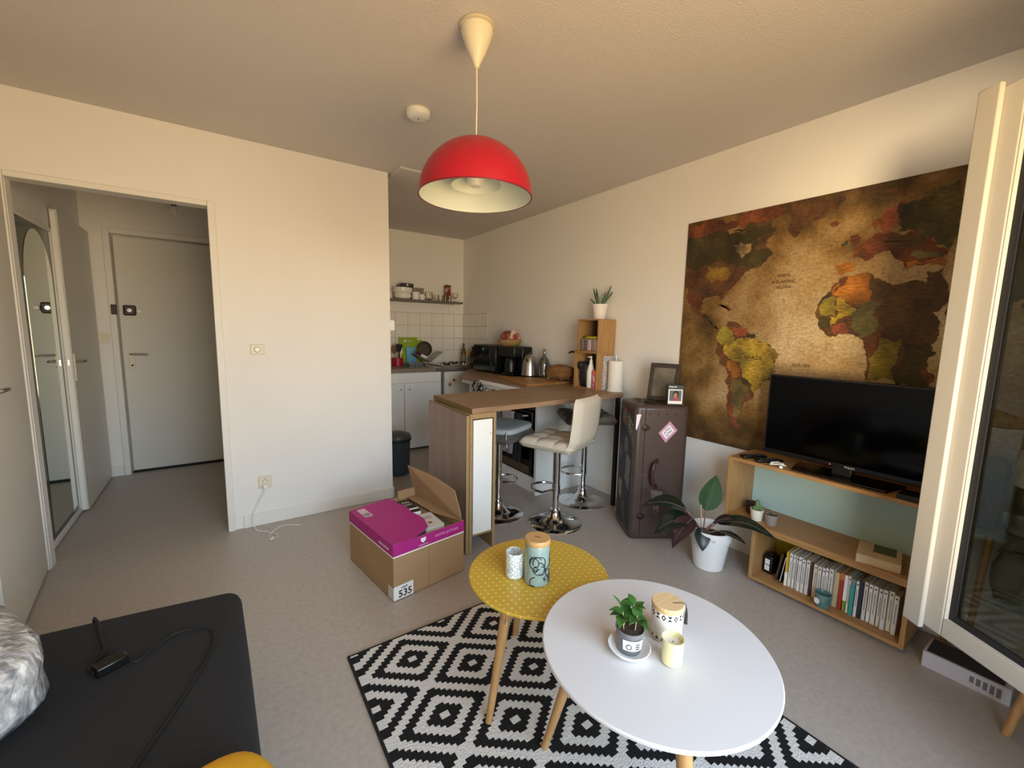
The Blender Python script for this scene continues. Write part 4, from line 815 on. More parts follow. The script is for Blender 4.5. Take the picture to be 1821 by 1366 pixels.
MB().wire([(0.209,3.215,0.264),(0.200,3.212,0.23),(0.165,3.218,0.17),(0.135,3.215,0.10),(0.130,3.19,0.045),(0.145,3.15,0.010),(0.20,3.10,0.006),(0.25,3.02,0.005),(0.215,2.97,0.005),(0.20,3.02,0.006),(0.24,3.10,0.006),(0.30,3.15,0.005),(0.36,3.12,0.005),(0.40,3.09,0.005)], 0.0022, 6).build('cord', WHITEP, pc); MB().at((0.215,2.985,0), rz=1.1).box(-0.02,0.02,-0.006,0.006,0.003,0.009).build('connector', WHITEP, pc, bevel=0.002)
o = thing('light_switch', 'cream double switch on the end wall of the hall', 'switch', (-0.812,5.0,1.228)); B(-0.042,0.042,-0.010,0,-0.042,0.042).build('plate', OFFW, o, bevel=0.004)
for dx in (-0.017,0.017): B(dx-0.013,dx+0.013,-0.014,-0.009,-0.022,0.022).build('rocker', OFFW, o, bevel=0.002)
o = thing('light_switch', 'white switch box on the kitchenette side of the partition end', 'switch', (1.10,3.29,1.382)); B(-0.001,0.036,-0.036,0.036,-0.04,0.04).build('box', WHITEP, o, bevel=0.004); B(0.035,0.042,-0.02,0.02,-0.028,0.028).build('rocker', WHITEP, o, bevel=0.002)
# hall mirror
mr = thing('wall_mirror', 'tall mirror with an arched top and dark spandrels in the hall', 'mirror', (-0.885,3.46,0.012))
MIR = mat('mirror_silver','dfe6de',0.02,1.0)
B(0,0.006,0.03,0.66,0.035,1.93).build('dark_ground', mat('dark_green_glass','2e3a30',0.15,0.3), mr)
ar = [(0.62-0.52*q/1.0,0) for q in (0,1)]; arc = [(0.36+0.25*math.cos(PI*q/16), 1.60+0.30*math.sin(PI*q/16)) for q in range(17)]
poly = [(0.61,0.07)]+arc+[(0.11,0.07)]
M_ = MB(); n_=len(poly); M_.add([(0.0065,y,z) for y,z in poly]+[(0.0078,y,z) for y,z in poly], [tuple(range(n_)), tuple(range(2*n_-1,n_-1,-1))]+[(i,(i+1)%n_,n_+(i+1)%n_,n_+i) for i in range(n_)]); fixn(M_.build('mirror_glass', MIR, mr, smooth=0))
for a in ((0,0.03),(0.652,0.68)): B(0,0.014,a[0],a[1],0,1.96).build('frame_side', TRIMM, mr, bevel=0.003)
B(0,0.014,0.03,0.652,0,0.038).build('frame_bottom', TRIMM, mr, bevel=0.003); B(0,0.014,0.03,0.652,1.928,1.96).build('frame_top', TRIMM, mr, bevel=0.003)

# ------------------------------------------------------------------ bar
bt = thing('bar_counter', 'wood laminate bar counter on a chipboard end unit', 'bar counter')
MB().prism([(1.206,2.148),(1.60,2.152),(2.545,2.166),(2.655,2.30),(2.655,2.762),(1.229,2.740)], 0.868, 0.900).build('bar_top', BARW, bt, bevel=0.002)
EB = MB(); EB.add([(1.2045,2.147,0.867),(1.2275,2.7405,0.867),(1.2275,2.7405,0.8995),(1.2045,2.147,0.8995),(1.2065,2.1475,0.867),(1.2295,2.7405,0.867),(1.2295,2.7405,0.8995),(1.2065,2.1475,0.8995)], [(0,3,2,1),(4,5,6,7),(3,7,6,2),(0,1,5,4),(0,4,7,3),(1,2,6,5)]); EB.build('raw_edge', CHIPD, bt)
ep = MB().prism([(1.166,2.144),(1.184,2.144),(1.214,2.752),(1.196,2.752)], 0.006, 0.862).build('end_panel', PANELW, bt)
B(1.1655,1.1845,2.140,2.1445,0.006,0.862).build('panel_edge', CHIP, ep)
MB().prism([(1.189,2.142),(1.207,2.142),(1.235,2.70),(1.217,2.70)], 0.0, 0.868).build('side_board', CHIP, bt); B(1.352,1.370,2.140,2.70,0.0,0.868).build('side_board', CHIP, bt)
B(1.207,1.352,2.141,2.70,0.838,0.868).build('top_rail', CHIP, bt); B(1.207,1.352,2.141,2.70,0.108,0.124).build('bottom_rail', CHIP, bt)
B(1.210,1.340,2.134,2.146,0.124,0.832).build('white_panel', WHITE, bt, bevel=0.001)
MB().at((1.329,2.134,0.742), rx=PI/2).cyl(0.004,-0.001,0.001,10).build('screw_hole', mat('grey_ink'), bt)
B(2.500,2.526,2.175,2.203,0.0,0.868).build('support_post', BLACKM, bt)

# ------------------------------------------------------------------ bar stools
def tufted(w, d, t, nu, nv, depth=0.020):
    N = 30; vs = []; fs = []
    for i in range(N+1):
        for j_ in range(N+1):
            u, v = i/N, j_/N
            e = min(1, min(u,1-u)/0.09, 1)*1.0; e2 = min(1, min(v,1-v)/0.09)
            ez = (1-(1-e)**2)**0.5*(1-(1-e2)**2)**0.5
            pil = (abs(math.sin(PI*u*nu))*abs(math.sin(PI*v*nv)))**0.35 if nu else 1
            vs.append(((u-.5)*w, (v-.5)*d, t*0.45+t*0.55*ez-depth*(1-pil)*ez))
    for i in range(N):
        for j_ in range(N): a = i*(N+1)+j_; fs.append((a, a+N+1, a+N+2, a+1))
    b0 = len(vs)
    for i in range(N+1):
        for j_ in range(N+1):
            u, v = i/N, j_/N; e = min(1, min(u,1-u)/0.09); e2 = min(1, min(v,1-v)/0.09); ez = (1-(1-e)**2)**0.5*(1-(1-e2)**2)**0.5
            vs.append(((u-.5)*w, (v-.5)*d, t*0.45-t*0.45*ez))
    for i in range(N):
        for j_ in range(N): a = b0+i*(N+1)+j_; fs.append((a, a+1, a+N+2, a+N+1))
    return vs, fs
def stool(label, loc, face, seat_z, m, back=True, cushion=None, footz=0.245):
    t = thing('bar_stool', label, 'bar stool', loc, face, 'bar stools at the counter')   # faces local +x
    MB().lathe([(0.190,0.0),(0.192,0.004),(0.185,0.010),(0.13,0.020),(0.07,0.040),(0.045,0.065),(0.036,0.090),(0.0345,0.105)], 56).build('base', CHROME, t)
    zj = footz-0.02
    MB().lathe([(0.022,0.09),(0.022,zj),(0.026,zj),(0.026,seat_z-0.09),(0.03,seat_z-0.088),(0.03,seat_z-0.062)], 28).build('column', CHROME, t)
    pts = [(0.015,0.03,footz)]+[(0.05+0.135*math.sin(PI*q/10)**0.8, 0.105*math.cos(PI*q/10), footz-0.004) for q in range(0,11)]+[(0.015,-0.03,footz)]
    MB().tube(pts, 0.009, 10).build('footrest', CHROME, t); MB().lathe([(0.024,footz-0.03),(0.0295,footz-0.028),(0.0295,footz+0.03),(0.024,footz+0.032)], 24).build('footrest_collar', CHROME, t)
    vs, fs = tufted(0.40, 0.39, 0.075, 3, 3)
    MB().at((0.0,0,seat_z-0.072)).add(vs, fs).build('seat', m, t, smooth=60)
    B(-0.10,0.10,-0.10,0.10,seat_z-0.078,seat_z-0.066).build('mount_plate', BLACKM, t)
    if back:
        b = MB(); b.at((-0.195,0,seat_z-0.062), ry=0)
        N = 14; vs = []; fs = []; W2 = 0.195; Hh = 0.36
        M2 = 10
        for side in (0, 1):
            for i in range(N+1):
                v = i/N; z = Hh*v
                xo = -0.035*math.sin(v*PI*0.5)+0.055*max(0,(0.22-v)/0.22)**2
                for k in range(M2+1):
                    u = k/M2*2-1; ex = (1-max(0,(abs(u)-0.86)/0.14)**2)**0.5 if abs(u) < 1 else 0; ez = (1-max(0,(v-0.9)/0.1)**2)**0.5 if v < 1 else 0
                    tk_ = 0.030*ex*ez*(1 if side else -1)
                    vs.append((xo+tk_+0.02*(u*u), W2*u*(1-0.10*max(0,(v-0.85)/0.15)**2), z))
        o_ = (N+1)*(M2+1)
        for i in range(N):
            for k in range(M2):
                a = i*(M2+1)+k; fs.append((a, a+1, a+M2+2, a+M2+1)); fs.append((o_+a, o_+a+M2+1, o_+a+M2+2, o_+a+1))
        for k in range(M2): fs.append((k, o_+k, o_+k+1, k+1))
        b.add(vs, fs); fixn(b.build('backrest', m, t, smooth=70))
    if cushion:
        random.seed(6)
        cu = MB().at((0.02,0,seat_z+0.012)).sup(0.20,0.195,0.026,0.45,40,12,0.0).build('seat_cushion', cushion, t, smooth=80)
        for q in (-1,1): MB().tube([(-0.16,0.16*q,seat_z+0.02),(-0.19,0.175*q,seat_z-0.01),(-0.185,0.18*q,seat_z-0.08)], 0.004, 6).build('cushion_tie', cushion, cu)
    return t
LEA = mat('cream_leatherette','d2c8b8',0.42,bump=0.08,bscale=200); LEG_ = mat('grey_leatherette','5a5753',0.4,bump=0.08,bscale=200)
stool('cream leatherette bar stool with backrest and chrome base', (1.918,2.195,0), math.radians(111), 0.64, LEA, footz=0.25)
stool('chrome bar stool with a pale grey cushion behind the end unit', (1.655,2.545,0), math.radians(25), 0.655, LEG_, False, mat('pale_grey_fabric','a3abad',0.85,bump=0.3,bscale=150))
stool('dark grey bar stool beside the trunk under the counter end', (2.366,2.384,0), math.radians(150), 0.735, LEG_, False, None, 0.26)

# ------------------------------------------------------------------ side run: cabinet, oven, worktop
kc = thing('base_cabinet', 'white base cabinet carrying the oven behind the bar', 'cabinet')
B(2.10,2.655,2.672,2.690,0.0,0.868).build('end_panel', WHITE, kc, bevel=0.001); B(2.098,2.42,2.660,2.672,0.0,0.866).build('front_panel', WHITE, kc, bevel=0.001); B(2.45,2.62,2.655,2.672,0.0,0.80).build('rear_panel', WHITE, kc, bevel=0.001)
B(2.125,2.655,2.69,3.80,0.0,0.13).build('plinth', WHITE, kc); B(2.10,2.655,3.36,3.378,0.13,0.868).build('divider', WHITE, kc); B(2.098,2.12,3.378,3.80,0.14,0.860).build('door', WHITE, kc, bevel=0.002); B(2.60,2.655,2.69,3.80,0.13,0.868).build('back_panel', WHITE, kc); B(2.12,2.655,3.785,3.80,0.13,0.868).build('side_panel', WHITE, kc)
kb = MB().at((2.096,3.44,0.79), ry=-PI/2).lathe([(0.012,0),(0.014,0.012),(0.008,0.016)], 14).build('door_knob', WHITEP, kc)
B(2.015,2.04,2.775,3.80,0.832,0.868).build('top_fascia', WHITE, kc)
ov = thing('built_in_oven', 'black built-in oven under the worktop', 'oven')
B(2.128,2.58,2.72,3.34,0.1295,0.862).build('oven_body', BLACK, ov); B(2.088,2.116,2.715,3.345,0.165,0.70).build('oven_door', mat('oven_glass','0a0a0b',0.1), ov, bevel=0.004); B(2.092,2.116,2.715,3.345,0.715,0.862).build('control_panel', mat('oven_panel','3a352e',0.3), ov, bevel=0.003)
B(2.087,2.089,2.74,3.32,0.165,0.23).build('door_trim', mat('oven_trim','5a4a36',0.35), ov)
MB().tube([(2.09,2.78,0.66),(2.055,2.79,0.66),(2.055,3.27,0.66),(2.09,3.28,0.66)], 0.009, 10).build('oven_handle', STEEL, ov)
for y_ in (2.84,2.95,3.15,3.24): MB().at((2.092,y_,0.79), ry=-PI/2).lathe([(0.018,0),(0.017,0.018),(0.012,0.021)], 18).build('control_knob', STEEL, ov)
def hang(name, label, y0, y1, z0, m, x=2.042, st=None):
    t = thing(name, label, 'towel'); N=16; vs=[]; fs=[]
    zt = 0.672
    for i in range(N+1):
        u = i/N; yy = y0+(y1-y0)*u
        prof = [(x+0.026,zt-0.16),(x+0.024,zt-0.01),(x+0.012,zt+0.002),(x,zt-0.01),(x-0.004,(zt+z0)/2),(x-0.006,z0)]
        for (a,b_) in prof: vs.append((a+0.006*math.sin(u*13+b_*4)*(1 if b_<zt-.05 else .3), yy+0.01*math.sin(b_*9), b_))
    for i in range(N):
        for k in range(5): a=i*6+k; fs.append((a,a+6,a+7,a+1))
    o = MB().add(vs,fs).build('cloth', m, t, smooth=80); md = o.modifiers.new('thick','SOLIDIFY'); md.thickness = 0.003; return t, o
tt, tc_ = hang('tea_towel', 'pale lilac tea towel with dark stripes on the oven handle', 2.92, 3.10, 0.30, mat('lilac_cloth','b9b2bd',0.9,bump=0.3,bscale=120))
for z in (0.40,0.425): B(2.0335,2.0365,2.925,3.095,z,z+0.006).build('stripe', mat('stripe_grey','5b5360',0.9), tt)
hang('tea_towel', 'dark navy tea towel hanging beside the lilac one', 2.80, 2.905, 0.26, mat('navy_cloth','22262e',0.9))
hang('tea_towel', 'mauve tea towel at the far end of the oven handle', 3.12, 3.20, 0.36, mat('mauve_cloth','7b7380',0.9))
wt = thing('worktop', 'wood laminate worktop with white edge along the map wall', 'worktop')
MB().prism([(1.998,2.77),(2.655,2.77),(2.655,4.4355),(2.45,4.4355),(1.985,3.81)], 0.868, 0.900).build('worktop_board', BARW, wt)
B(1.990,2.0,2.77,3.80,0.868,0.8995).build('edge_strip', WHITE, wt)
cbd = thing('wooden_board', 'large wooden chopping board lying on the worktop', 'chopping board', (2.075,2.78,0.9)); MB().prism([(0,0),(0.53,0.03),(0.42,0.40),(0.14,0.66)], 0.0, 0.022).build('board', wood('board_wood','b58552','9c6d3e',stretch=(10,1.2,10),scale=6), cbd, bevel=0.003)
o = thing('patterned_cloth', 'black and white patterned cloth hung on the worktop edge', 'cloth'); random.seed(5); MB().at((1.9745,3.42,0.80)).sup(0.018,0.10,0.085,0.8,24,14,0.06).build('cloth', mat('bw_pattern','1a1a1c',0.9,col2='c9c6c0',vscale=38,ramp=(.5,.55)), o, smooth=60)

# ------------------------------------------------------------------ sink run
sc = thing('sink_cabinet', 'white double-door sink cabinet below the tiled wall', 'cabinet')
B(1.12,2.09,4.47,4.99,0.02,0.8825).build('body', WHITE, sc); B(1.14,2.07,4.50,4.52,0.0,0.03).build('plinth', BLACKM, sc)
B(1.122,2.088,4.452,4.471,0.768,0.876).build('drawer_front', WHITE, sc, bevel=0.002)
for x0,x1,kx in ((1.122,1.648,1.60),(1.654,2.088,1.70)):
    d_ = B(x0,x1,4.452,4.471,0.028,0.762).build('door', WHITE, sc, bevel=0.002); MB().at((kx,4.452,0.70), rx=PI/2).lathe([(0.010,0),(0.013,0.010),(0.012,0.016),(0.006,0.018)], 16).build('door_knob', STEEL, d_)
B(2.092,2.125,4.455,4.47,0.0,0.88).build('filler_post', mat('grey_post','6f6f70',0.4), sc)
sk2 = thing('sink_counter', 'stone-look kitchen counter with a steel sink end', 'worktop'); B(1.105,2.0,4.435,4.985,0.882,0.925).build('counter_board', mat('taupe_laminate','8c7a68',0.4,vary=0.12,vscale=30), sk2, bevel=0.003); B(2.0,2.652,4.435,4.985,0.880,0.924).build('steel_top', STEEL, sk2, bevel=0.004)
fg = thing('under_counter_fridge', 'small white fridge under the steel counter end', 'fridge'); B(2.13,2.62,4.47,4.97,0.0,0.872).build('cabinet_body', WHITEP, fg, bevel=0.006); B(2.133,2.617,4.452,4.47,0.03,0.868).build('door', WHITEP, fg, bevel=0.006)
MB().at((2.20,4.452,0.72), rx=PI/2).lathe([(0.022,0),(0.020,0.010),(0.012,0.013)], 18).build('dial', mat('beige_dial','a58a68',0.5), fg); MB().at((2.255,4.452,0.77), rx=PI/2).lathe([(0.016,0),(0.012,0.008)], 14).build('dial', mat('red_dial','7d4038',0.5), fg); B(2.137,2.15,4.438,4.453,0.55,0.80).build('handle', WHITE, fg, bevel=0.003)
bn = thing('pedal_bin', 'dark grey pedal bin behind the partition end', 'bin', (1.335,3.80,0)); MB().lathe([(0.105,0.0),(0.11,0.006),(0.118,0.015),(0.108,0.02),(0.118,0.33),(0.122,0.34)], 36).build('bin_body', mat('bin_grey','39424a',0.45), bn); MB().lathe([(0.125,0.335),(0.127,0.35),(0.115,0.375),(0.07,0.395),(0.005,0.40)], 36).build('lid', mat('bin_lid','4a4b42',0.45), bn); MB().lathe([(0.123,0.318),(0.128,0.325),(0.127,0.342),(0.122,0.345)], 36, close=False).build('bin_bag', BLACKM, bn)

# ------------------------------------------------------------------ on the sink counter
Z = 0.925
o = thing('utensil_pot', 'red utensil pot on the sink counter', 'pot', (1.70,4.80,Z)); MB().lathe([(0.062,0),(0.066,0.003),(0.068,0.095),(0.063,0.095),(0.060,0.01),(0.001,0.008)], 32).build('pot_body', mat('red_tin','a3192b',0.35), o)
o = thing('wooden_spoon', 'wooden spoon in the red utensil pot', 'spoon', (1.665,4.782,Z+0.009)); MB().tube([(0.02,0,0),(-0.005,0,0.14)],0.006,8).build('handle', BEECH, o); MB().at((-0.008,0,0.185)).sup(0.028,0.008,0.05,0.9,20,12).build('bowl', mat('spoon_wood','6f4a30',0.6), o)
o = thing('spatula', 'black slotted spatula standing in the red utensil pot', 'spatula', (1.71,4.80,Z+0.009)); MB().tube([(-0.005,0,0),(0.01,0,0.16)],0.006,8).build('handle', BLACK, o); MB().at((0.012,0,0.20), ry=0.1).box(-0.038,0.038,-0.004,0.004,-0.045,0.045).build('blade', BLACKM, o, bevel=0.003)
o = thing('ladle', 'steel ladle with black handle in the red utensil pot', 'ladle', (1.735,4.785,Z+0.009)); MB().tube([(-0.01,0,0),(0.0,-0.005,0.13),(0.012,-0.008,0.2)],0.005,8).build('handle', STEEL, o); MB().at((0.005,-0.01,0.15)).sup(0.012,0.006,0.02,0.8,14,10).build('hook', WHITEP, o)
def board(name,label,x,y,w,h,m,cat,tilt=0.16,hole=True):
    t = thing(name,label,cat,(x,y,Z)); b = MB().at((0,0,0), rx=-tilt)
    if hole:
        b.box(0,w,0,0.009,0,h-0.06); b.box(0,w*0.25,0,0.009,h-0.06,h-0.028); b.box(w*0.75,w,0,0.009,h-0.06,h-0.028); b.box(0,w,0,0.009,h-0.028,h)
    else: b.box(0,w,0,0.006,0,h)
    b.build('board', m, t, bevel=0.002); return t
board('chopping_board','lime green chopping board with handle slot against the tiles',1.775,4.905,0.235,0.335,mat('lime_plastic','8fae22',0.4),'chopping board')
board('chopping_board','paler yellow-green chopping board behind the frying pan',1.88,4.945,0.20,0.30,mat('pale_lime','b3bd4e',0.4),'chopping board',0.055,False)
board('blue_tray','light blue plastic tray leaning on the green board',1.845,4.87,0.115,0.215,mat('sky_plastic','6fb3d6',0.4),'tray',0.16,False)
o = thing('frying_pan', 'small brown frying pan leaning upright in the dish rack', 'pan', (2.045,4.845,Z+0.19)); pb = MB(); pb.T = Matrix.Rotation(1.35,4,'X'); pb.lathe([(0.075,0),(0.088,0.02),(0.092,0.035),(0.089,0.035),(0.084,0.02),(0.072,0.005),(0.001,0.004)],36).build('pan_body', mat('pan_brown','4a3a36',0.35), o); MB().tube([(-0.02,0,-0.085),(-0.032,0.0,-0.1895)],0.008,8).build('handle', BLACK, o)
dr = thing('dish_rack', 'folding X-shaped steel wire dish rack on the counter', 'dish rack', (2.02,4.68,Z))
WM = STEEL; 
for yy in (0.0,0.17):
    MB().tube([(-0.14,yy,0.14),(0.02,yy,0.03),(0.10,yy,0.004)],0.004,6).build('rack_leg', WM, dr); MB().tube([(0.20,yy,0.165),(0.04,yy,0.05),(-0.06,yy,0.004)],0.004,6).build('rack_leg', WM, dr)
wr_ = MB()
for q in range(13):
    yy = 0.17*q/12; wr_.tube([(-0.14,yy,0.14),(0.03,yy,0.05)],0.0022,5); wr_.tube([(0.20,yy,0.165),(0.03,yy,0.045)],0.0022,5)
for f in (0.0,0.33,0.66,1.0):
    wr_.tube([(-0.14+0.17*f,0,0.14-0.09*f),(-0.14+0.17*f,0.17,0.14-0.09*f)],0.0025,5); wr_.tube([(0.20-0.17*f,0,0.165-0.12*f),(0.20-0.17*f,0.17,0.165-0.12*f)],0.0025,5)
tag(wr_.build('rack_wires', WM, dr), kind='stuff')
o = thing('bowl', 'white bowl drying in the dish rack', 'bowl', (2.001,4.765,Z+0.102)); b_=MB(); b_.T=Matrix.Rotation(0.487,4,'Y'); b_.lathe([(0.02,-0.02),(0.045,-0.005),(0.055,0.02),(0.052,0.02),(0.04,0),(0.001,-0.012)],28).build('bowl_body', mat('white_glaze'), o)
o = thing('bowl', 'dark red bowl drying in the dish rack', 'bowl', (1.922,4.73,Z+0.1435)); b_=MB(); b_.T=Matrix.Rotation(0.487,4,'Y'); b_.lathe([(0.018,-0.02),(0.035,-0.005),(0.042,0.018),(0.039,0.018),(0.030,0),(0.001,-0.012)],28).build('bowl_body', mat('dark_red','5e1f26',0.4), o)
o = thing('drying_tray', 'grey slotted cutlery drainer at the counter front', 'drainer', (1.72,4.52,Z)); B(0,0.20,0,0.10,0,0.008).build('floor_plate', mat('grey_plastic','75797d',0.5), o)
for q in range(7): B(q*0.032,q*0.032+0.010,0,0.008,0.008,0.045).build('front_slat', mat('grey_plastic'), o)
B(0,0.202,0,0.008,0.043,0.052).build('front_rail', mat('grey_plastic'), o); B(0,0.202,0.092,0.10,0.008,0.052).build('rear_wall', mat('grey_plastic'), o); B(0,0.008,0,0.10,0.008,0.052).build('side_wall', mat('grey_plastic'), o); B(0.194,0.202,0,0.10,0.008,0.052).build('side_wall', mat('grey_plastic'), o)
hbb = thing('hob', 'steel two-ring hob beside the bottles', 'hob', (2.13,4.50,Z)); B(0,0.372,0,0.42,0,0.012).build('hob_plate', STEEL, hbb, bevel=0.004)
for x_,y_,r_ in ((0.12,0.14,0.08),(0.29,0.27,0.07)):
    bu = MB().cyl(r_*0.5,0.012,0.024,24,cx=x_,cy=y_).build('burner', BLACKM, hbb)
    for q in range(4): a=q*PI/2; MB().tube([(x_+r_*0.3*math.cos(a),y_+r_*0.3*math.sin(a),0.034),(x_+r_*math.cos(a),y_+r_*math.sin(a),0.034),(x_+r_*math.cos(a),y_+r_*math.sin(a),0.012)],0.004,6).build('pan_support', BLACKM, bu)
for q in range(2): MB().cyl(0.014,0.012,0.03,16,cx=0.33,cy=0.05+q*0.06).build('hob_knob', STEEL, hbb)
def bottle(label,loc,h,r,m,cap,lab=None,cat='bottle',nm='glass_bottle'):
    t = thing(nm,label,cat,loc); MB().lathe([(r*0.9,0),(r,0.004),(r,h*0.58),(r*0.8,h*0.68),(r*0.38,h*0.78),(r*0.36,h*0.93)],28).build('bottle_body', m, t); MB().lathe([(r*0.42,h*0.92),(r*0.42,h),(r*0.3,h)],18).build('cap', cap, t)
    if lab: MB().lathe([(r*1.01,h*0.15),(r*1.012,h*0.16),(r*1.012,h*0.45),(r*1.01,h*0.46)],28,close=False).build('bottle_label', lab, t)
    return t
OIL = mat('amber_oil','6b4a1a',0.15); bottle('amber oil bottle with brown cap by the tiled corner', (2.565,4.80,Z),0.262,0.030,OIL,mat('cap_brown','5a2f22',0.5),mat('oil_label','8a8452',0.6))
bottle('yellow sauce bottle between the oil and the dark bottle', (2.585,4.68,Z),0.215,0.030,mat('yellow_sauce','c2921c',0.3),mat('cap_yellow','e0d9b0',0.5),mat('sauce_label','6d8a9a',0.6))
bottle('dark brown wine bottle with a red label by the microwave', (2.545,4.53,Z),0.235,0.036,mat('dark_glass','1c1413',0.12),mat('cap_dark','3a2426',0.5),mat('wine_label','7d5a52',0.6))

# ------------------------------------------------------------------ wall shelf
ws = thing('wall_shelf', 'thin grey wall shelf above the kitchen tiles', 'shelf'); B(1.12,2.545,4.785,4.9965,1.676,1.698).build('shelf_board', mat('shelf_grey','6b6257',0.5), ws, bevel=0.002)
for x_ in (1.35,2.465): br = B(x_-0.012,x_+0.012,4.982,4.9965,1.565,1.676).build('bracket', WHITEP, ws); B(x_-0.010,x_+0.010,4.82,4.985,1.668,1.677).build('bracket_arm', WHITEP, br)
ZS = 1.698; CER = mat('white_glaze')
def bowl(label,loc,r,h,m,grp=None,fb=0.5): t = thing('bowl',label,'bowl',loc,0,grp); MB().lathe([(r*fb,0),(r*min(fb+0.05,0.93),0.003),(r*max(0.9,fb+0.06),h*0.5),(r,h),(r*0.96,h),(r*0.85,h*0.5),(r*0.5,0.01),(0.001,0.01)],36).build('bowl_body',m,t); return t
for _lb,_z,_pr in (('lower white bowl of the stack on the wall shelf',ZS,[(0.066,0),(0.07,0.002),(0.092,0.014),(0.101,0.034),(0.099,0.052),(0.0945,0.066),(0.0905,0.066),(0.094,0.05),(0.095,0.034),(0.086,0.016),(0.06,0.007),(0.001,0.007)]),
    ('upper white bowl stacked on another one on the wall shelf',ZS+0.0658,[(0.090,0),(0.0935,0.001),(0.105,0.014),(0.112,0.036),(0.111,0.066),(0.107,0.066),(0.107,0.036),(0.099,0.016),(0.085,0.007),(0.001,0.007)])):
    MB().lathe(_pr,40).build('bowl_body', CER, thing('bowl',_lb,'bowl',(1.80,4.88,_z)))
_b = bowl('upturned white bowl half hidden by the partition on the wall shelf',(1.612,4.90,ZS+0.085),0.076,0.085,CER); _b.rotation_euler = (PI,0,0)
o = thing('cup','beige cup at the hidden end of the wall shelf','cup',(1.612,4.90,ZS+0.0848)); MB().lathe([(0.026,0),(0.033,0.005),(0.034,0.07),(0.031,0.07),(0.028,0.01),(0.001,0.008)],24).build('cup_body', mat('beige_glaze','cdb9a2',0.4), o)
o = thing('dark_dish','dark brown dish on top of the stacked bowls','dish',(1.832,4.882,ZS+0.1315),-0.1); B(-0.075,0.075,-0.104,0.104,0,0.045).build('dish_body', mat('dark_dish','2b1714',0.35), o, bevel=0.008); B(-0.01,0.01,-0.106,-0.103,0.018,0.036).build('label', PAPER, o)
o = thing('baking_tin','grey baking tin behind the mugs on the wall shelf','tin',(1.926,4.93,ZS+0.09)); B(0,0.16,0,0.05,-0.09,0.055).build('tin_body', mat('tin_grey','8c8378',0.5), o, bevel=0.006); B(-0.004,0.164,-0.004,0.054,0.05,0.058).build('tin_rim', mat('tin_grey'), o)
def mug(label,loc,r,h,m,grp=None,hand=True,nm='mug',cat='mug'):
    t = thing(nm,label,cat,loc,-1.3,grp); MB().lathe([(r*0.85,0),(r,0.004),(r,h),(r*0.93,h),(r*0.9,0.008),(0.001,0.007)],24).build('body',m,t)
    if hand: MB().tube([(r*0.95,0,h*0.8),(r*1.5,0,h*0.75),(r*1.6,0,h*0.5),(r*1.4,0,h*0.25),(r*0.95,0,h*0.2)],0.005,8).build('handle',m,t)
    return t
mug('white mug beside the bowls on the wall shelf',(1.955,4.86,ZS),0.045,0.092,CER); mug('small white cup with handle on the wall shelf',(2.034,4.86,ZS),0.030,0.07,CER)
GL = glassy('drinking_glass',(0.97,0.97,0.95),0.03,ior=1.15); 
o = thing('drinking_glass','rounded stemless glass on the wall shelf','glass',(2.119,4.86,ZS)); MB().lathe([(0.03,0),(0.046,0.02),(0.05,0.05),(0.040,0.105),(0.038,0.105),(0.047,0.05),(0.04,0.02),(0.001,0.006)],28).build('glass_body',GL,o)
for i,x_ in enumerate((2.208,2.270,2.332,2.394)):
    o = thing('drinking_glass','small tumbler in the row of glasses on the wall shelf','glass',(x_,4.845+0.012*(i%2),ZS),0,'small tumblers on the wall shelf'); MB().lathe([(0.022,0),(0.026,0.004),(0.029,0.075),(0.027,0.075),(0.024,0.010),(0.001,0.008)],24).build('glass_body',GL,o)
o = thing('wine_glass','round wine glass at the free end of the wall shelf','glass',(2.475,4.865,ZS)); MB().lathe([(0.03,0),(0.03,0.003),(0.005,0.006),(0.004,0.04),(0.03,0.055),(0.037,0.085),(0.030,0.115),(0.028,0.115),(0.035,0.085),(0.028,0.058),(0.001,0.045)],28).build('glass_body',GL,o)
o = thing('storage_tin','tall red and white tin on the wall shelf','tin',(2.40,4.925,ZS)); B(-0.036,0.036,-0.03,0.03,0,0.20).build('tin_body', mat('tin_print','7a1f1c',0.4,col2='c9b9a6',vscale=14,ramp=(.5,.6)), o, bevel=0.006); B(-0.034,0.034,-0.028,0.028,0.2,0.208).build('tin_lid', mat('tin_lid_red','5e1a18',0.4), o, bevel=0.003)

# ------------------------------------------------------------------ on the side worktop
Z = 0.9
mw = thing('microwave', 'black microwave oven on the corner of the worktop', 'microwave', (2.395,3.78,Z), 0)
B(0.01,0.25,0,0.47,0.012,0.30).build('case', BLACK, mw, bevel=0.006); B(0,0.012,0.115,0.465,0.018,0.294).build('door', mat('micro_door','070708',0.12), mw, bevel=0.003); B(0,0.012,0.005,0.11,0.018,0.294).build('control_panel', mat('micro_panel','101012',0.25), mw, bevel=0.003)
MB().at((0.0,0.058,0.10), ry=-PI/2).lathe([(0.02,0),(0.018,0.012),(0.01,0.014)],18).build('dial', BLACK, mw); MB().at((0.0,0.25,0.255), ry=-PI/2).cyl(0.008,0,0.003,14).build('badge', WHITEP, mw)
for y_ in (0.03,0.44):
    for x_ in (0.03,0.22): MB().cyl(0.012,0,0.013,12,cx=x_,cy=y_).build('foot', BLACKM, mw)
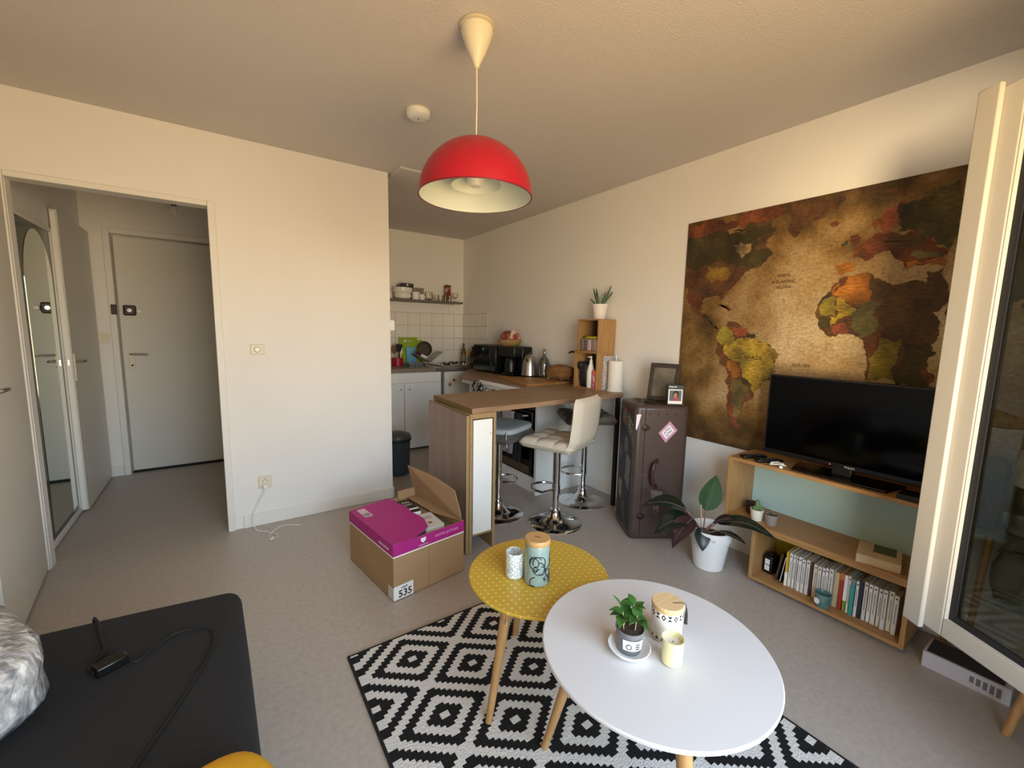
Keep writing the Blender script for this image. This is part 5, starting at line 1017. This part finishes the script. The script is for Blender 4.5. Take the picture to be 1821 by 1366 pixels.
cf = thing('coffee_machine', 'black coffee machine between microwave and kettle', 'coffee machine', (2.41,3.455,Z)); B(0.10,0.23,0,0.31,0,0.30).build('body', BLACK, cf, bevel=0.012); B(0.0,0.12,0.005,0.305,0.19,0.30).build('brew_head', BLACK, cf, bevel=0.012); B(0,0.12,0.02,0.25,0,0.03).build('drip_tray', mat('gloss_black'), cf, bevel=0.004); MB().at((0.055,0.135,0.03)).lathe([(0.05,0),(0.06,0.01),(0.062,0.10),(0.05,0.14),(0.045,0.15)],28).build('glass_jug', BLACK, cf)
kt = thing('kettle', 'brushed steel electric kettle on a black base', 'kettle', (2.515,3.335,Z)); kt.scale=(1.12,1.12,1.14); kt.rotation_euler=(0,0,-1.0); MB().lathe([(0.075,0),(0.078,0.004),(0.078,0.018),(0.07,0.02)],32).build('power_base', BLACK, kt)
MB().lathe([(0.068,0.02),(0.072,0.025),(0.066,0.10),(0.055,0.16),(0.045,0.185),(0.03,0.20),(0.008,0.205)],36).build('kettle_body', STEEL, kt); MB().lathe([(0.012,0.203),(0.013,0.215),(0.005,0.22)],16).build('lid_knob', BLACK, kt); MB().tube([(0.0,0.05,0.185),(0.0,0.095,0.18),(0.0,0.11,0.14),(0.0,0.105,0.08),(0.0,0.07,0.05)],0.010,10).build('handle', BLACK, kt); MB().tube([(0,-0.05,0.15),(0,-0.075,0.175)],0.014,10,0.008).build('spout', STEEL, kt)
o = thing('glass_carafe', 'clear swing bottle behind the kettle', 'bottle', (2.588,3.195,Z)); o.scale=(1.1,1.1,1.12); MB().lathe([(0.042,0),(0.045,0.004),(0.045,0.12),(0.035,0.17),(0.014,0.20),(0.013,0.235),(0.011,0.235),(0.012,0.20),(0.033,0.168),(0.042,0.12),(0.042,0.008),(0.001,0.006)],28).build('bottle_body', glassy('carafe_glass',(0.72,0.74,0.72),0.14), o); MB().cyl(0.013,0.233,0.262,14).build('stopper', mat('grey_plastic'), o)
o = thing('black_cable', 'looped black kettle cable on the worktop', 'cable'); MB().wire([(2.59,3.345,0.906),(2.635,3.33,0.93),(2.648,3.24,0.97),(2.648,3.14,0.985),(2.645,3.05,0.95),(2.635,3.01,0.93),(2.62,3.05,0.933)],0.004,6).build('cord', BLACKM, o)
o = thing('power_strip', 'white power strip lying by the wall on the worktop', 'power strip', (2.605,3.080,Z)); B(-0.03,0.03,-0.055,0.055,0,0.03).build('strip_body', WHITEP, o, bevel=0.006); MB().cyl(0.016,0.028,0.033,16,cx=0,cy=0).build('outlet', mat('grey_plastic'), o)
bs = thing('bread_basket', 'wicker bread basket on top of the microwave', 'basket', (2.53,3.715,Z+0.30)); MB().lathe([(0.085,0),(0.09,0.003),(0.122,0.040),(0.128,0.066),(0.124,0.066),(0.11,0.035),(0.07,0.008),(0.001,0.006)],36).build('basket_body', mat('wicker','b99a62',0.8,col2='8f7040',vscale=60,bump=0.8,bscale=90), bs)
random.seed(12); o = thing('snack_bag', 'red and white snack bag in the bread basket', 'bag', (2.53,3.715,Z+0.337)); MB().at((0,0,0.055),rz=1.3).sup(0.125,0.085,0.062,0.75,26,14,0.10).build('bag_body', mat('snack_red','9b3a24',0.35,col2='d8b8a8',vscale=9,ramp=(.55,.62)), o, smooth=40); MB().at((-0.03,-0.10,0.075),rz=0.3,ry=0.4).box(-0.03,0.03,-0.012,0.012,-0.045,0.05).build('bag_fold', mat('snack_pale','dcc4b8',0.4), o, bevel=0.004)
random.seed(13); o = thing('paper_bag', 'crumpled brown paper bag on the chopping board', 'bag', (2.545,2.905,Z+0.0285)); MB().at((0,0,0.065),rz=0.2).sup(0.075,0.14,0.066,0.7,26,14,0.11).build('bag_body', mat('kraft_paper','8a6238',0.7,vary=0.15,vscale=12,bump=0.6,bscale=30), o, smooth=30)
o = thing('black_utensils', 'black kitchen tongs standing upright behind the wooden cubes', 'utensil', (2.60,2.714,Z)); MB().lathe([(0.035,0),(0.036,0.10),(0.033,0.10),(0.030,0.01),(0.001,0.008)],20).build('holder', mat('bin_grey'), o); MB().tube([(0,0,0.01),(0.0,0.01,0.26)],0.008,8).build('handle', BLACK, o)
MB().at((0.0,0.0,0.26),rz=R_(100),ry=-0.35).leaf(0.14,0.085,0.5,0.5,8,0.8,0.004).build('head', BLACK, o); MB().at((0.0,0.0,0.25),rz=R_(-75),ry=-0.95).leaf(0.13,0.065,-0.2,0.4,8,0.8,0.004).build('head', BLACK, o)

# ------------------------------------------------------------------ wooden cubes on the bar
def cube(name,label,loc,rz,w,h,d,back):
    t = thing(name,label,'shelf cube',loc,rz); tt_=0.010    # open towards local -x, width along y
    B(0,d,0,w,h-tt_,h).build('top_board', OAK, t); B(0,d,0,w,0,tt_).build('bottom_board', OAK, t); B(0,d,0,tt_,tt_,h-tt_).build('side_board', OAKV, t); B(0,d,w-tt_,w,tt_,h-tt_).build('side_board', OAKV, t)
    B(d-0.006,d,tt_,w-tt_,tt_,h-tt_).build('back_board', back, t)
cube('wooden_cube','lower wooden cube shelf standing on the bar',(2.448,2.365,Z),R_(2),0.25,0.302,0.20,mat('olive_back','3f4a2c',0.6)); cube('wooden_cube','upper wooden cube shelf holding pink canisters',(2.456,2.372,Z+0.302),0,0.232,0.262,0.195,mat('olive_back'))
zc = Z+0.302+0.010
for i,(cn,nm) in enumerate((('d6a0a6','rose pink'),('8f7f78','taupe'),('c9aeb2','pale mauve'),('6a5f5c','charcoal brown'),('7d6f6d','grey mauve'))):
    o = thing('spice_canister', nm+' spice canister in the upper wooden cube','canister',(2.488,2.402+i*0.041,zc),0,'spice canisters in the cube'); B(-0.018,0.018,-0.018,0.018,0,0.088).build('canister_body', mat('can_'+cn,cn,0.4), o, bevel=0.004); B(-0.016,0.016,-0.016,0.016,0.087,0.092).build('lid', mat('can_lid','a99a90',0.4), o, bevel=0.002)
o = thing('snack_packet','yellow and green packet lying on the spice canisters','packet',(2.505,2.485,zc+0.092)); random.seed(3); MB().at((0,0,0.013)).sup(0.03,0.085,0.012,0.6,22,10,0.08).build('packet_body', mat('packet_print','b5aa1c',0.4,col2='3c5a1e',vscale=16,ramp=(.5,.56)), o, smooth=50)
o = thing('black_bottle','black squeeze bottle bag in the lower wooden cube','bottle',(2.505,2.547,Z+0.0145)); random.seed(4); MB().at((0,0,0.10)).sup(0.036,0.042,0.10,0.6,22,14,0.06).build('bag_body', mat('black_bag','1d1d20',0.4), o, smooth=60); MB().at((-0.03,0.03,0.17)).sup(0.02,0.03,0.035,0.8,16,10,0.06).build('bag_top', mat('black_bag'), o)
o = thing('pump_bottle','white pump bottle in the lower wooden cube','bottle',(2.49,2.471,Z+0.01)); MB().lathe([(0.030,0),(0.032,0.004),(0.032,0.135),(0.022,0.18),(0.014,0.20),(0.013,0.225)],26).build('bottle_body', WHITEP, o); MB().cyl(0.007,0.22,0.258,12).build('pump', WHITEP, o); MB().tube([(0,0,0.25),(-0.02,0.018,0.25)],0.005,8).build('nozzle', WHITEP, o)
o = thing('spray_can','pink and orange patterned can in the lower wooden cube','can',(2.482,2.4085,Z+0.01)); MB().lathe([(0.026,0),(0.028,0.004),(0.028,0.115)],24).build('can_body', mat('pink_floral','c45a78',0.4,col2='e0a9a0',vscale=45,ramp=(.45,.55)), o); MB().lathe([(0.0285,0.113),(0.0285,0.14),(0.024,0.148)],24).build('cap', mat('coral_cap','d9694e',0.4), o)
o = thing('paper_towel','white paper towel roll on a stand at the end of the bar','paper towel',(2.572,2.282,Z)); MB().lathe([(0.062,0),(0.064,0.003),(0.064,0.008),(0.06,0.01)],32).build('stand_base', WHITEP, o); MB().lathe([(0.02,0.012),(0.056,0.010),(0.057,0.012),(0.057,0.238),(0.055,0.24),(0.02,0.238)],40).build('paper_roll', mat('tissue_paper','f0ece4',0.9,bump=0.2), o); MB().cyl(0.006,0.0,0.285,12).build('stand_rod', STEEL, o)
nf = NT('floral_print',0.8); vo = nf.t.nodes.new('ShaderNodeTexVoronoi'); vo.inputs['Scale'].default_value = 85; nf.t.links.new(nf.vec, vo.inputs['Vector']); nf.out(nf.ramp(vo.outputs['Distance'], [(0.28,'b5564a'),(0.42,'e9ddd0'),(0.7,'7f9ba3')]))
o = thing('floral_tote','floral paper bag standing behind the paper towel','bag',(2.573,2.361,Z)); b_=MB(); b_.T=Matrix.Rotation(R_(-6),4,'Z'); b_.box(-0.062,0.066,-0.014,0.0,0,0.262); b_.build('front_sheet', nf.m, o); B(-0.062,0.062,-0.006,-0.001,0.262,0.275).build('top_fold', nf.m, o)
al = thing('aloe_plant','aloe plant in a white pot on top of the wooden cubes','plant',(2.565,2.475,Z+0.564)); MB().lathe([(0.044,0),(0.046,0.003),(0.058,0.098),(0.063,0.100),(0.065,0.122),(0.062,0.123),(0.058,0.105),(0.001,0.102)],36).build('pot', mat('cream_white_pot','efe7df',0.5), al); MB().lathe([(0.058,0.10),(0.03,0.108),(0.002,0.108)],20).build('soil', SOIL, al)
for az,pt,L,wd in ((145,68,0.155,0.036),(152,76,0.15,0.036),(-38,62,0.185,0.036),(-35,50,0.15,0.034),(150,38,0.10,0.024),(-60,70,0.12,0.032)):
    b_=MB(); b_.T=Matrix.Translation((0.01*math.cos(R_(az)),0.01*math.sin(R_(az)),0.10)) @ Matrix.Rotation(R_(az),4,'Z') @ Matrix.Rotation(-R_(pt),4,'Y'); b_.leaf(L,wd,-0.15,0.55,8,0.6,0.005).build('leaf', ALOE, al, smooth=60)

# ------------------------------------------------------------------ daybed with things on it
DK = mat('charcoal_upholstery','1d1e20',0.95,vary=0.08,vscale=40,bump=0.25,bscale=220)
sf = thing('daybed', 'dark grey upholstered daybed corner in front of the hall door', 'daybed', (0,0,0))
SP = [(-0.90,0.70),(0.028,0.70),(0.030,1.05),(0.026,1.40),(0.018,1.775),(-0.27,1.815),(-0.90,1.885)]
MB().prism(SP, 0.06, 0.40).build('upholstered_seat', DK, sf, bevel=0.045, seg=5)
for x_,y_ in ((-0.82,0.78),(-0.06,0.78),(-0.06,1.70),(-0.82,1.78)): MB().cyl(0.02,0.0,0.065,14,cx=x_,cy=y_).build('foot', BLACKM, sf)
ch = thing('laptop_charger', 'black laptop charger with cables lying on the daybed', 'charger')
MB().at((-0.298,1.515,0.412),rz=R_(28)).box(-0.035,0.035,-0.02,0.02,-0.012,0.016).build('adapter', BLACK, ch, bevel=0.005)
MB().wire([(-0.328,1.50,0.412),(-0.345,1.54,0.406),(-0.325,1.60,0.405),(-0.345,1.68,0.405),(-0.36,1.75,0.405),(-0.38,1.81,0.402),(-0.39,1.845,0.378),(-0.392,1.855,0.30)],0.0045,6).build('mains_cord', BLACKM, ch)
MB().wire([(-0.266,1.525,0.412),(-0.24,1.50,0.407),(-0.20,1.55,0.405),(-0.15,1.585,0.405),(-0.08,1.56,0.405),(-0.06,1.49,0.405),(-0.08,1.40,0.405),(-0.13,1.27,0.405),(-0.18,1.16,0.405),(-0.22,1.07,0.405),(-0.26,0.98,0.405)],0.0032,6).build('output_cord', BLACKM, ch)
nb = NT('crinkled_plastic',0.12); f_=nb.noise(16,10,stretch=(1.5,3,1)); nb.bump(nb.noise(30,8,stretch=(1.5,2.5,1)),0.7,0.015); nb.out(nb.ramp(f_,[(0.35,'77777a'),(0.5,'a9a8a8'),(0.65,'e6e4e0')])); nb.b.inputs['Coat Weight'].default_value=0.6
random.seed(21); o = thing('wrapped_bundle','bundle wrapped in clear crinkled plastic on the daybed','bundle',(-0.635,1.50,0.40)); MB().at((0,0,0.11),rz=0.5).sup(0.19,0.26,0.115,0.55,40,24,0.03).build('wrapping', nb.m, o, smooth=50)
ye = thing('yellow_cushion','mustard yellow velvet cushion on the daybed edge','cushion',(-0.10,0.80,0.40),R_(20)); MB().at((0,0,0.05)).sup(0.17,0.15,0.05,0.55,40,16).build('cushion_body', mat('mustard_velvet','d09a10',0.8,vary=0.1,vscale=6), ye, smooth=80); MB().tube([(0.168*math.copysign(abs(math.cos(a*PI/20))**0.55,math.cos(a*PI/20)),0.148*math.copysign(abs(math.sin(a*PI/20))**0.55,math.sin(a*PI/20)),0.05) for a in range(40)],0.004,6,closed=True).build('piping', mat('mustard_piping','b98608',0.8), ye)

# ------------------------------------------------------------------ behind the open sash
o = thing('flat_white_box','flat white printed box on the floor below the open window sash','box',(2.36,0.10,0)); B(0,0.135,0,0.245,0,0.068).build('carton', mat('white_carton','cfcad2',0.6), o, bevel=0.002); B(0.01,0.125,0.02,0.235,0.067,0.072).build('lid_print', mat('dark_print','2c2c30',0.6), o)
for q in range(5): MB().at((-0.0006,0.03+q*0.018,0.035)).box(0,0.001,-0.006,0.006,-0.02+q*0.003,0.018).build('print_mark', mat('grey_mark','77747a',0.7), o)
cr = thing('shell_chair','pale shell chair with wooden legs and black wire bracing behind the sash','chair',(2.30,-0.075,0),R_(81))
N=18; vs=[]; fs=[]; prof=[(0.22,0.415),(0.20,0.432),(0.12,0.428),(0.0,0.415),(-0.10,0.425),(-0.16,0.455),(-0.195,0.53),(-0.21,0.62),(-0.225,0.70),(-0.235,0.74)]
wid=[0.17,0.20,0.225,0.23,0.225,0.22,0.215,0.205,0.18,0.12]
for (px_,pz_),w_ in zip(prof,wid):
    for k in range(N+1):
        u=k/N*2-1; up=0.06*abs(u)**3; vs.append((px_+(0.07*abs(u)**3 if pz_>0.45 else 0), w_*u, pz_+(up if pz_<0.5 else up*0.3)))
for i in range(len(prof)-1):
    for k in range(N): a=i*(N+1)+k; fs.append((a,a+1,a+N+2,a+N+1))
so = MB().add(vs,fs).build('seat_shell', mat('pale_shell','9fb0aa',0.4), cr, smooth=80); md=so.modifiers.new('thick','SOLIDIFY'); md.thickness=0.008
LT=[]
for x_,y_ in ((0.125,0.125),(0.125,-0.125),(-0.125,0.125),(-0.125,-0.125)):
    MB().tube([(x_*0.72,y_*0.62,0.40),(x_*1.15,y_*1.15,0.0022)],0.017,12,0.012).build('leg', BEECH, cr); LT.append((x_,y_))
for a,b_ in ((0,3),(1,2)):
    pa,pb_=LT[a],LT[b_]; MB().tube([(pa[0]*0.98,pa[1]*0.98,0.14),(0,0,0.30),(pb_[0]*0.98,pb_[1]*0.98,0.14)],0.005,6).build('wire_brace', BLACKM, cr); MB().tube([(pa[0]*0.7,pa[1]*0.7,0.36),(0,0,0.22),(pb_[0]*0.7,pb_[1]*0.7,0.36)],0.005,6).build('wire_brace', BLACKM, cr)
dk = thing('side_table','narrow dark green side table with wooden legs by the map wall','table',(2.48,0.145,0)); B(0,0.165,-0.13,0.20,0.585,0.607).build('table_top', mat('green_top','4a5244',0.5), dk, bevel=0.004)
for x_,y_,sx_,sy_ in ((0.03,0.085,-0.005,0.02),(0.14,0.17,0.0,0.01),(0.14,-0.10,0.0,-0.01)): MB().tube([(x_,y_,0.588),(x_+sx_,y_+sy_,0.0)],0.014,10,0.010).build('leg', BEECH, dk)
MB().tube([(0.095,0,0.588),(0.095,0,0.574),(0.089,0,0.566),(0.082,0,0.572)],0.003,6).build('bag_hook', STEEL, dk)
o = thing('loudspeaker','dark navy speaker standing on the side table behind the glass','speaker',(2.50,0.27,0.607),R_(0)); B(0,0.11,-0.055,0.055,0,0.275).build('speaker_case', mat('navy_case','0c0d16',0.5), o, bevel=0.008)
for z,r_ in ((0.09,0.038),(0.20,0.022)): MB().at((0,0,z),ry=-PI/2).lathe([(r_,0),(r_*0.9,0.003),(r_*0.3,-0.004),(0.002,-0.004)],24).build('driver', mat('cone_grey','3a3a44',0.5), o)
o = thing('table_lamp','white lamp with a round shade on the side table','lamp',(2.575,0.148,0.607)); MB().lathe([(0.05,0),(0.052,0.01),(0.012,0.02),(0.011,0.20)],24).build('lamp_base', mat('pale_shell'), o); MB().lathe([(0.058,0.19),(0.063,0.20),(0.045,0.33),(0.043,0.33),(0.061,0.2)],32,close=False).build('lamp_shade', mat('shade_white','d9d5cb',0.8), o)
o = thing('cloth_bag','pale linen bag hanging below the side table edge','bag',(2.575,0.145,0.303)); random.seed(6); MB().at((0.0,0,0.11)).sup(0.045,0.075,0.11,0.7,24,14,0.05).build('bag_body', mat('linen','8d8878',0.9,bump=0.4,bscale=50), o, smooth=60); MB().tube([(0,0.06,0.20),(0,0.03,0.27),(0,-0.03,0.27),(0,-0.06,0.20)],0.006,6).build('bag_strap', mat('linen'), o)
